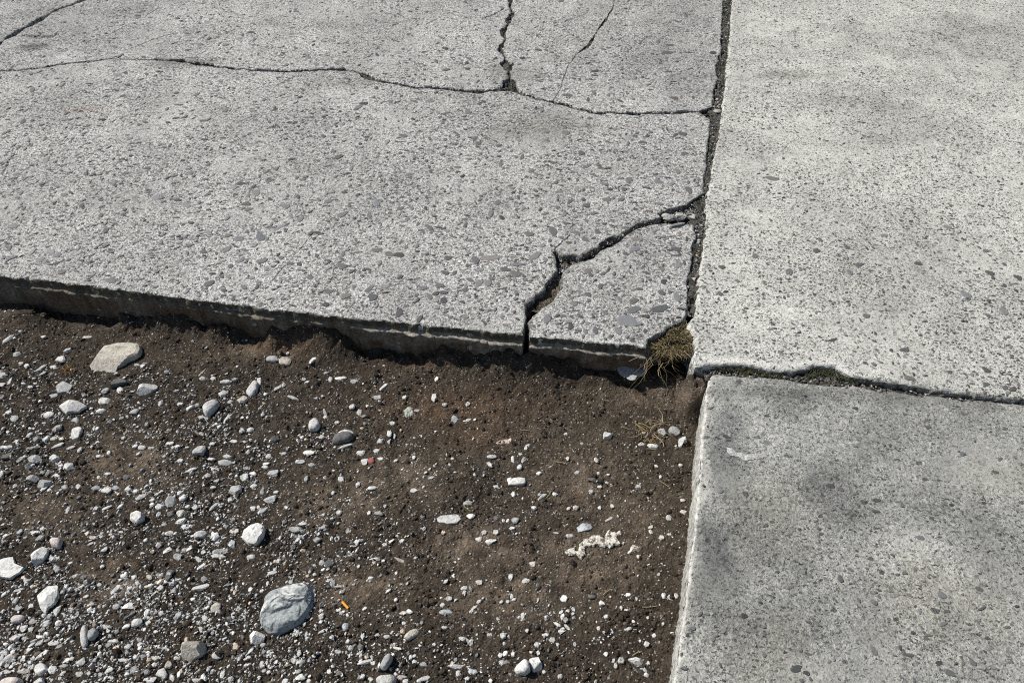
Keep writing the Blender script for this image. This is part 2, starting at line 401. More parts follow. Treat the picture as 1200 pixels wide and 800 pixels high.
def clean(parts):
    p = np.concatenate(parts)
    keep = [p[0]]
    for q in p[1:]:
        if np.hypot(*(q-keep[-1])) > 0.0015: keep.append(q)
    if np.hypot(*(keep[0]-keep[-1])) < 0.0015: keep.pop()
    p = np.array(keep)
    # long straight sides get points too
    out = []
    for i in range(len(p)):
        a, b = p[i], p[(i+1) % len(p)]
        d = np.hypot(*(b-a)); k = int(d/0.05)
        out.append(a)
        for j in range(1, k): out.append(a+(b-a)*j/k)
    p = np.array(out)
    ar = 0.5*np.sum(p[:, 0]*np.roll(p[:, 1], -1)-np.roll(p[:, 0], -1)*p[:, 1])
    return p if ar > 0 else p[::-1].copy()
polys = {k: clean(v) for k, v in polys.items()}

def inside(poly, q):
    x, y = q[:, 0], q[:, 1]; c = np.zeros(len(q), bool)
    a, b = poly, np.roll(poly, -1, 0)
    for (x1, y1), (x2, y2) in zip(a, b):
        if y1 == y2: continue
        c ^= ((y1 > y) != (y2 > y)) & (x < (x2-x1)*(y-y1)/(y2-y1)+x1)
    return c

def dist_line(q, a, b):
    """distance of the points q to a set of segments a-b"""
    out = np.full(len(q), 1e9)
    d = b-a; l2 = (d**2).sum(1)+1e-12
    for i in range(0, len(q), 400):
        c = q[i:i+400]
        r = c[:, None]-a[None]
        t = np.clip((r*d).sum(2)/l2, 0, 1)
        e = r-t[..., None]*d
        out[i:i+400] = np.sqrt((e**2).sum(2)).min(1)
    return out

GROOVES = {   # hairline splits and hollows in the surfaces: (points px, half width m, depth m)
 'main': [([(560, 110), (540, 112)], .003, .002), ([(318, 330), (338, 308), (352, 292), (368, 272)], .0022, .002), ([(322, 312), (345, 290)], .0018, .0015), ([(2, 205), (10, 190), (16, 175)], .004, .003),
          ([(617, 106), (627, 116), (640, 131)], .003, .004), ([(320, 103), (332, 96), (345, 90)], .002, .002), ([(650, 292), (660, 283), (668, 275)], .003, .004)],
 'middle': [([(565, 22), (578, 17), (590, 10)], .004, .006), ([(160, 55), (180, 46), (200, 40)], .0022, .003), ([(105, 48), (125, 42), (148, 30)], .0018, .002), ([(172, 18), (185, 10)], .0022, .003), ([(500, 28), (512, 22)], .003, .003),
            ([(215, 68), (240, 67), (258, 68)], .0022, .004), ([(28, 41), (45, 44), (62, 42)], .012, .008), ([(48, 71), (53, 72)], .004, .006)],
 'right': [([(812, 376), (822, 377), (830, 377)], .0015, .003), ([(828, 376), (830, 383)], .0015, .002)], }

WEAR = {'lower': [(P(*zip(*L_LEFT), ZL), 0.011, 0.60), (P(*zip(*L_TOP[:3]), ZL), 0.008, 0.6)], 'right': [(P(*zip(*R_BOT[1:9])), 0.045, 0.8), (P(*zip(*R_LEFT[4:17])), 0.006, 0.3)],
        'main': [(P(*zip(*FRONT)), 0.035, 0.45)], 'corner': [(P(*zip(*FRONT2)), 0.03, 0.55)]}

_c = lambda pts: P([p[0] for p in pts], [p[1] for p in pts])
STAIN = {'main': [(K2[2], .018, .75), (_c(K5_MAIN), .016, .8), (_c(J_MAIN), .014, .8), (_c([(590, 104), (660, 125), (690, 150)]), .05, .55), (_c([(190, 72), (260, 80)]), .04, .6), (_c([(395, 86), (450, 98)]), .035, .6)],
         'corner': [(_c(K5_CORN), .014, .8), (_c(J_CORN), .012, .7)], 'middle': [(K2[2], .016, .7), (K3[2], .022, .8), (K1[2], .012, .6), (_c([(190, 70), (260, 72)]), .05, .7), (_c([(30, 42), (60, 42)]), .03, .8)],
         'strip': [(K2[2], .016, .8), (K3[2], .022, .8), (K4[2], .012, .7)], 'upright': [(K2[2], .016, .75), (K4[2], .012, .7), (_c(J_P4), .016, .8)],
         'right': [(_c(R_LEFT[2:17]), .009, .6), (_c(R_BOT[1:]), .007, .8)], 'lower': [(P(*zip(*L_TOP), ZL), .014, .75)], 'farleft': [(K1[2], .012, .6)]}

def slab_mesh(key, poly, z0, thick, spacing, edge_r, edge_drop, seed):
    nb = len(poly)
    n_in = -normals2(np.concatenate([poly[-3:], poly, poly[:3]]))[3:-3]*-1     # ccw polygon: left normal points inwards
    a, b = poly, np.roll(poly, -1, 0)
    pts = []
    for off in (0.0025, 0.006, 0.012, 0.022):
        q = poly+n_in*off
        q = q[inside(poly, q)]
        q = q[dist_line(q, a, b) > off*0.9]
        pts.append(q[::1 if off < 0.01 else 2])
    lo, hi = poly.min(0), poly.max(0)
    # interior points, denser near the camera
    gx, gy = np.meshgrid(np.arange(lo[0], hi[0], spacing), np.arange(lo[1], min(hi[1], 2.6), spacing))
    g = np.stack([gx.ravel(), gy.ravel()], -1); g += rng.uniform(-.35, .35, g.shape)*spacing
    gx, gy = np.meshgrid(np.arange(lo[0], hi[0], spacing*3), np.arange(max(lo[1], 2.6), hi[1]+spacing, spacing*3))
    g2 = np.stack([gx.ravel(), gy.ravel()], -1); g2 += rng.uniform(-.35, .35, g2.shape)*spacing
    g = np.concatenate([g, g2]); g = g[inside(poly, g)]
    g = g[dist_line(g, a, b) > 0.028]
    gro = []
    for gp, hw, dep in GROOVES.get(key, ()):
        w = P([p[0] for p in gp], [p[1] for p in gp], z0); c, u = resample(w, 0.005)
        c = c+normals2(c)*(fbm(u, u*0+3, 60, 3, int(u[-1]*1e4))*0.004)[:, None]
        nn = normals2(c); wv = hw*(0.6+0.6*vnoise(u*40, u*0, 4))
        gro.append((c, hw, dep))
        for k in (-1.3, -.5, 0, .5, 1.3): pts.append(c+nn*(wv*k)[:, None])
    q = np.concatenate([g]+pts) if len(g) else np.concatenate(pts)
    q = q[inside(poly, q)]
    q = q[dist_line(q, a, b) > 0.0015]
    allp = np.concatenate([poly, q])
    vs, es, fs, *_ = delaunay_2d_cdt([Vector(p) for p in allp], [], [list(range(nb))], 1, 1e-6)
    v2 = np.array([(v[0], v[1]) for v in vs]); tri = np.array([f for f in fs if len(f) == 3])
    d = dist_line(v2, a, b)
    er = edge_r*(0.5+1.1*vnoise(v2[:, 0]*30, v2[:, 1]*30, seed)**2*1.6)
    t = np.clip(1-d/er, 0, 1)
    soft = np.ones(len(v2))
    if key in ('strip', 'upright'): soft = np.where(dist_line(v2, K4[2][:-1], K4[2][1:]) < 0.012, 0.15, 1.0)
    z = z0-soft*edge_drop*t*t*(0.6+0.9*vnoise(v2[:, 0]*55, v2[:, 1]*55, seed+2))
    z += 0.0022*fbm(v2[:, 0], v2[:, 1], 3, 3, seed+4)*np.clip(d/0.03, 0, 1)
    for c, hw, dep in gro:
        dg = dist_line(v2, c[:-1], c[1:])
        z -= dep*np.clip(1-dg/(hw*1.1), 0, 1)
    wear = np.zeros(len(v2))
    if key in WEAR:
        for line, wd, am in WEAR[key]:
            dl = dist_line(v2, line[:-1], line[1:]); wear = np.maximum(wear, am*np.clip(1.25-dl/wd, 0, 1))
    stain = np.zeros(len(v2))
    for line, wd, am in STAIN.get(key, ()):
        dl = dist_line(v2, line[:-1], line[1:]); stain = np.maximum(stain, am*np.clip(1.2-dl/wd, 0, 1))
    v = np.concatenate([v2, z[:, None]], 1)
    # walls down from the open border
    e = np.concatenate([tri[:, [0, 1]], tri[:, [1, 2]], tri[:, [2, 0]]])
    key_ = np.sort(e, 1); key_ = key_[:, 0]*10**7+key_[:, 1]
    _, idx, cnt = np.unique(key_, return_index=True, return_counts=True)
    be = e[idx[cnt == 1]]
    bv = np.unique(be); remap = {k: i for i, k in enumerate(bv)}
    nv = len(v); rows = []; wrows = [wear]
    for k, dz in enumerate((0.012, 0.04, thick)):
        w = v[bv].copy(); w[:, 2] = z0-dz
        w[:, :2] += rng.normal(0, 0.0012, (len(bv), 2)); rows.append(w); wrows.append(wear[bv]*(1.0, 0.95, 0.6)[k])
    V = np.concatenate([v]+rows); tr = [tri]
    m = len(bv); bi = np.array([[remap[i], remap[j]] for i, j in be])
    prev = be
    for k in range(3):
        cur = bi+nv+k*m
        tr.append(np.stack([prev[:, 1], prev[:, 0], cur[:, 0]], 1)); tr.append(np.stack([prev[:, 1], cur[:, 0], cur[:, 1]], 1))
        prev = cur
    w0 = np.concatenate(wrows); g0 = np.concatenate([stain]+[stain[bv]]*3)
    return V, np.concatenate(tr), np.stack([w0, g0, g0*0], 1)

def root(name, loc):
    o = bpy.data.objects.new(name, None); o.empty_display_size = 0.1; o.location = loc; COL.objects.link(o); return o

CR = root('concrete_slab', (-0.6, 1.6, -0.2))
tag(CR, 'old grey concrete slab broken by cracks, stepping down to the dirt', 'concrete slab', 'concrete slabs', 'thing')
PIECES = {}
PLAB = {'main': 'largest piece of the cracked slab along the dirt edge', 'corner': 'broken triangular corner piece beside the grass tuft', 'farleft': 'smooth piece beyond the diagonal crack',
        'middle': 'far piece between the diagonal crack and the branching crack', 'strip': 'narrow far piece between two cracks', 'upright': 'far piece beside the long joint'}
for i, k in enumerate(('main', 'corner', 'farleft', 'middle', 'strip', 'upright')):
    dz = 0.0
    V, T, WR = slab_mesh(k, polys[k], dz, 0.19, 0.022, 0.006, 0.004, 40+i)
    V = V-np.array(CR.location)
    me = mesh_np('slab_piece', V, T, False, WR)
    o = link('slab_piece', me, CR, LEFT); o['label'] = PLAB[k]; PIECES[k] = o
def slab_thing(key, z0, mat, label, er, ed, seed, loc):
    V, T, WR = slab_mesh(key, polys[key], z0, 0.19, 0.022, er, ed, seed)
    me = mesh_np('concrete_slab', V-np.array(loc), T, False, WR)
    o = link('concrete_slab', me, None, mat); o.location = loc
    return tag(o, label, 'concrete slab', 'concrete slabs', 'thing')
RS = slab_thing('right', 0.0, RIGHT, 'palest concrete slab, unbroken and speckled with small dark chips', 0.010, 0.007, 60, (1.2, 1.5, -0.19))
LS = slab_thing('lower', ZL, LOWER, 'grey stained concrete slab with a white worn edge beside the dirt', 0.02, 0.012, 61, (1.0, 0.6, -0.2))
# the materials read object coordinates: give those of the setting's origin back by shifting the mapping
for m_, o_ in ((LEFT, CR), (RIGHT, RS), (LOWER, LS)):
    t_ = m_.node_tree
    tc = [n for n in t_.nodes if n.type == 'TEX_COORD'][0]
    add = t_.nodes.new('ShaderNodeVectorMath'); add.operation = 'ADD'; add.inputs[1].default_value = o_.location
    outs = [l.to_socket for l in tc.outputs['Object'].links]
    for s_ in outs: t_.links.new(add.outputs[0], s_)
    t_.links.new(tc.outputs['Object'], add.inputs[0])

# ------------------------------------------------------------------ the slab's front face: grime, pale lip, soil-stained foot
def edge_strip(name, curve, parent, z0, seed, lip0):
    c, u = resample(curve, 0.005)
    # keep to the part near the picture
    px = Q(c[:, 0], c[:, 1], z0)[0]; m = px > -250; c, u = c[m], u[m]
    n = normals2(c); n *= -np.sign(n[:, 1].mean())            # towards the camera
    ts = np.concatenate([np.linspace(0.0015, 0.024, 8), np.linspace(0.026, 0.036, 7), np.linspace(0.040, 0.19, 34)])
    U, T = np.meshgrid(u, ts, indexing='ij')
    pxs = Q(c[:, 0], c[:, 1], z0)[0]
    lipw = lip0(pxs)[:, None]
    wav = 0.003*fbm(u, u*0, 6, 2, seed)[:, None]              # the lip wanders up and down
    tt = T-wav
    lip = np.clip((tt-0.0265)/0.0025, 0, 1)*np.clip(1-(tt-0.034)/0.012, 0.0, 1)
    rnoise = fbm(U, T, 40, 4, seed+2)
    off = 0.003+0.0125*lip*lipw*(0.75+0.5*vnoise(U*25, U*0, seed+8))+0.0065*rnoise+0.0035*fbm(U, T, 150, 3, seed+3)
    off += np.clip((T-0.05)/0.12, 0, 1)*0.004*(1+fbm(U, T, 12, 3, seed+4))
    off += -0.002*np.clip(1-T/0.006, 0, 1)
    X = c[:, 0][:, None]+n[:, 0][:, None]*off; Y = c[:, 1][:, None]+n[:, 1][:, None]*off
    Z = z0-T
    nu, nt_ = U.shape
    idx = np.arange(nu*nt_).reshape(nu, nt_)
    f = np.stack([idx[:-1, :-1], idx[1:, :-1], idx[1:, 1:], idx[:-1, 1:]], -1).reshape(-1, 4)
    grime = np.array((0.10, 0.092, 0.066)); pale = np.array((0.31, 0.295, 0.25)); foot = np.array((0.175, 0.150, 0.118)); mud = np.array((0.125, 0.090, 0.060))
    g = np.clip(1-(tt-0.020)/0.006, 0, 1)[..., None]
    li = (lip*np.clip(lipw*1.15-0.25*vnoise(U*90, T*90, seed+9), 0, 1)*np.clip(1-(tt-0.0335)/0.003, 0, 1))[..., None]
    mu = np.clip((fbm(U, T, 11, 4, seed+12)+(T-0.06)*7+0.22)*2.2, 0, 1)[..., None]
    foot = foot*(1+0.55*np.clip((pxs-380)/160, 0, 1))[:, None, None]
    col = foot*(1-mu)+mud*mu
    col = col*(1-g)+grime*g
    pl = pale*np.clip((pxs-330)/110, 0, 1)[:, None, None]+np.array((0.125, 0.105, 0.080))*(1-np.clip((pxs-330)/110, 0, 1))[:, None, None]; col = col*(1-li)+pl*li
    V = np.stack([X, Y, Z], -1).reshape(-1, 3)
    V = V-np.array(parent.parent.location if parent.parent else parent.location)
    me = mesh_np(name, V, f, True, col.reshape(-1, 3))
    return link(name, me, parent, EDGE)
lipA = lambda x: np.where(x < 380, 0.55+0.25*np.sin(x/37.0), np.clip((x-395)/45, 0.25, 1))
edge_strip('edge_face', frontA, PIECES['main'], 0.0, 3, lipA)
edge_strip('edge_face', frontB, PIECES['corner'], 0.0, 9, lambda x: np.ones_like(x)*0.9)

# ------------------------------------------------------------------ the bare ground
fl = frontA
def dist_front(x, y):
    q = np.stack([x, y], -1)
    lin = np.concatenate([frontA[::12], frontB[::6]])
    return dist_line(q, lin[:-1], lin[1:])
DUST = [(560, 640, 60, 30), (690, 660, 70, 35), (150, 545, 60, 35), (60, 600, 45, 30), (130, 680, 40, 25), (430, 690, 60, 30), (400, 590, 60, 25), (680, 560, 50, 40), (770, 465, 60, 14), (320, 410, 50, 12), (600, 700, 80, 30), (460, 560, 60, 30), (740, 610, 40, 40)]
def blobs(px, py, L):
    s = np.zeros_like(px)
    for x, y, rx, ry in L: s = np.maximum(s, np.exp(-((px-x)/rx)**2-((py-y)/ry)**2))
    return s
def gravel_density(px, py):
    n = fbm(px, py, 1/45, 3, 90)*0.5
    left = sig((400-px+0.30*(py-620))/55+n*2.0)
    top = sig((py-(412+0.10*np.clip(px, 0, 900)))/14)
    d = (0.13+0.87*left)*(0.05+0.95*top)
    bare = blobs(px, py, [(150, 540, 50, 28), (55, 600, 40, 22), (105, 590, 40, 18), (120, 665, 40, 20), (200, 420, 200, 18), (95, 640, 25, 25), (340, 575, 50, 18), (560, 640, 45, 28), (690, 665, 70, 30), (640, 470, 160, 40), (435, 690, 45, 22)])
    return np.clip(d*(1-0.85*bare), 0.0, 1)*np.clip(0.55+fbm(px, py, 1/22, 2, 95)*0.9, 0.12, 1.2)

ZD = -0.135
X0, X1, Y0, Y1 = -2.35, 0.62, 0.18, 1.62
def ground_z(x, y, fine=True):
    d = dist_front(x, y)
    z = ZD+0.010*fbm(x, y, 3.2, 3, 5)+0.006*fbm(x, y, 11, 3, 6)
    z += 0.065*np.exp(-(d/0.042)**2)*np.clip(0.45+fbm(x, y, 10, 4, 7)*1.7, 0, 1.15)
    z += 0.02*np.exp(-(d/0.12)**2)*np.clip(0.3+fbm(x, y, 7, 2, 8), 0, 1)
    qx, qy = Q(x, y, z); mc = P(822, 436, 0); z += (0.110+0.02*fbm(x, y, 60, 3, 15))*np.exp(-((x-mc[0])/0.034)**4-((y-mc[1]+0.005)/0.05)**4)+0.03*np.exp(-((qx-800)/40)**2-((qy-450)/14)**2)
    if fine:
        z += 0.0052*fbm(x, y, 42, 4, 9, 0.62)+0.0030*np.abs(fbm(x, y, 120, 2, 12, 0.7))
        c = fbm(x, y, 30, 2, 14)
        z += 0.004*np.clip(c, 0, 1)
    return z
step = 0.0042
gx, gy = np.meshgrid(np.arange(X0, X1, step), np.arange(Y0, Y1, step), indexing='ij')
gxf, gyf = gx.ravel(), gy.ravel()
gz = ground_z(gxf, gyf)
px, py = Q(gxf, gyf, gz)
dust = blobs(px, py, DUST)*np.clip(0.7+fbm(px, py, 1/12, 3, 21), 0, 1.3)
grav = gravel_density(px, py)
soil_d = np.array((0.067, 0.054, 0.041)); soil_l = np.array((0.160, 0.125, 0.091)); soil_g = np.array((0.030, 0.026, 0.021)); soil_r = np.array((0.13, 0.083, 0.052))
tone = soil_d*(1+0.3*fbm(px, py, 1/30, 3, 22))[:, None]
g_ = np.clip(grav*1.1, 0, 1)[:, None]*0.75
tone = tone*(1-g_)+soil_g*g_  # greyer soil under gravel, its colour darkened too for deep shadows between stones
d_ = np.clip(dust*1.0, 0, 1)[:, None]; tone = tone*(1-d_)+soil_l*d_
r_ = (np.clip(blobs(px, py, [(530, 480, 90, 22), (560, 510, 40, 14), (330, 405, 40, 12), (500, 425, 30, 8)]), 0, 1)*0.6)[:, None]; tone = tone*(1-r_)+soil_r*r_
nx, ny = gx.shape
idx = np.arange(nx*ny).reshape(nx, ny)
gf = np.stack([idx[:-1, :-1], idx[1:, :-1], idx[1:, 1:], idx[:-1, 1:]], -1).reshape(-1, 4)
gv = np.stack([gxf, gyf, gz], -1)
# carry the sheet on to the horizon: coarse rings joined to its border
border = np.concatenate([idx[:, 0], idx[-1, 1:], idx[-2::-1, -1], idx[0, -2:0:-1]])
rings = []; faces = []
prev = border; base = len(gv); ctr = np.array([(X0+X1)/2, (Y0+Y1)/2])
for k, (sc, zz) in enumerate(((1.6, -0.17), (6, -0.22), (60, -0.24), (300, -0.24))):
    q = gv[border][:, :2]; r = ctr+(q-ctr)*sc
    rings.append(np.concatenate([r, np.full((len(r), 1), zz)], 1))
    cur = np.arange(len(border))+base; base += len(border)
    faces.append(np.stack([prev, cur, np.roll(cur, -1), np.roll(prev, -1)], -1)); prev = cur
gv2 = np.concatenate([gv]+rings); gf2 = np.concatenate([gf]+faces)
tn = np.concatenate([tone]+[np.tile(soil_d, (len(r), 1)) for r in rings])
ground = link('dirt_ground', mesh_np('dirt_ground', gv2, gf2, False, tn), None, SOIL)
tag(ground, 'bare brown dirt strip below the slab edge', None, None, 'structure')

# fast height lookup on the grid
def zlook(x, y):
    i = np.clip(((np.asarray(x)-X0)/step).round().astype(int), 0, nx-1); j = np.clip(((np.asarray(y)-Y0)/step).round().astype(int), 0, ny-1)
    return gz.reshape(nx, ny)[i, j]
def at(px, py):
    """photo point -> point on the dirt"""
    z = ZD
    for _ in range(3):
        w = P(px, py, z); z = zlook(w[..., 0], w[..., 1])
    return w[..., 0], w[..., 1], z

MORTAR_AT = [(668, 647, 9), (681, 648, 9), (690, 640, 10), (703, 634, 12), (714, 634, 10), (725, 629, 9), (743, 644, 11)]
# ------------------------------------------------------------------ stone shapes
def ico(sub):
    bm = bmesh.new(); bmesh.ops.create_icosphere(bm, subdivisions=sub, radius=1)
    v = np.array([x.co[:] for x in bm.verts]); f = np.array([[x.index for x in t.verts] for t in bm.faces]); bm.free()
    return v, f
I1, I2, I3 = ico(1), ico(2), ico(3)
def cut_rock(base, seed, planes, lo, hi, lump=0.0):
    r = np.random.default_rng(seed); v = base[0].copy()
    for _ in range(planes):
        n = r.normal(size=3); n /= np.linalg.norm(n); c = r.uniform(lo, hi)
        d = v@n; m = d > c; v[m] -= n*(d[m]-c)[:, None]
    if lump:
        v *= (1+lump*(fbm(v[:, 0]*1.3+seed, v[:, 1]*1.3+v[:, 2]*2.1, 1.5, 3, seed)))[:, None]
    v -= (v.max(0)+v.min(0))/2; v /= (v.max(0)-v.min(0))/2
    return v
ROCKS = []
for k in range(10): ROCKS.append(('angular', mesh_np('stone', cut_rock(I3, 100+k, 9+k % 5, 0.35, 0.75), I3[1], False)))
for k in range(8): ROCKS.append(('rounded', mesh_np('stone', cut_rock(I3, 200+k, 5, 0.65, 0.9, 0.22), I3[1], True)))
def chip(seed, m=0):
    r = np.random.default_rng(seed); m = m or int(r.integers(5, 8))
    th = np.sort((np.arange(m)+r.uniform(-.3, .3, m))*2*math.pi/m); R = r.uniform(.75, 1.1, m)
    x, y = R*np.cos(th), R*np.sin(th); tl = r.uniform(-.35, .35, 2); V = []
    for s_, h in ((.8, -1.0), (1, -.1), (1-.1*r.uniform(0, 1), .45), (r.uniform(.6, .8), .9)):
        sh = r.uniform(-.08, .08, 2); V.append(np.stack([x*s_+sh[0], y*s_+sh[1], h+(tl[0]*x+tl[1]*y)*(h > 0)+r.normal(0, .09, m)], 1))
    V = np.concatenate(V+[[[0, 0, .95]]]); i = np.arange(m); j = (i+1) % m; f = []
    for a in range(3): f += [np.stack([a*m+i, a*m+j, (a+1)*m+j], 1), np.stack([a*m+i, (a+1)*m+j, (a+1)*m+i], 1)]
    f.append(np.stack([3*m+i, 3*m+j, np.full(m, 4*m)], 1))
    V -= (V.max(0)+V.min(0))/2; V /= (V.max(0)-V.min(0))/2
    return V, np.concatenate(f)
for k in range(16): ROCKS.insert(0, ('angular', mesh_np('stone', *chip(800+k), False)))
for _, me in ROCKS: me.materials.append(STONE)

TONE = {'w': (0.64, 0.635, 0.60), 'p': (0.54, 0.535, 0.51), 'g': (0.37, 0.372, 0.362), 'd': (0.13, 0.13, 0.128), 't': (0.52, 0.48, 0.405), 'k': (0.56, 0.505, 0.47), 'r': (0.33, 0.14, 0.13), 'b': (0.42, 0.455, 0.46), 'o': (0.75, 0.36, 0.07)}
TW = {'w': 'white', 'p': 'pale grey', 'g': 'mid grey', 'd': 'dark grey', 't': 'tan', 'k': 'pinkish grey', 'r': 'dull red', 'b': 'bluish grey'}

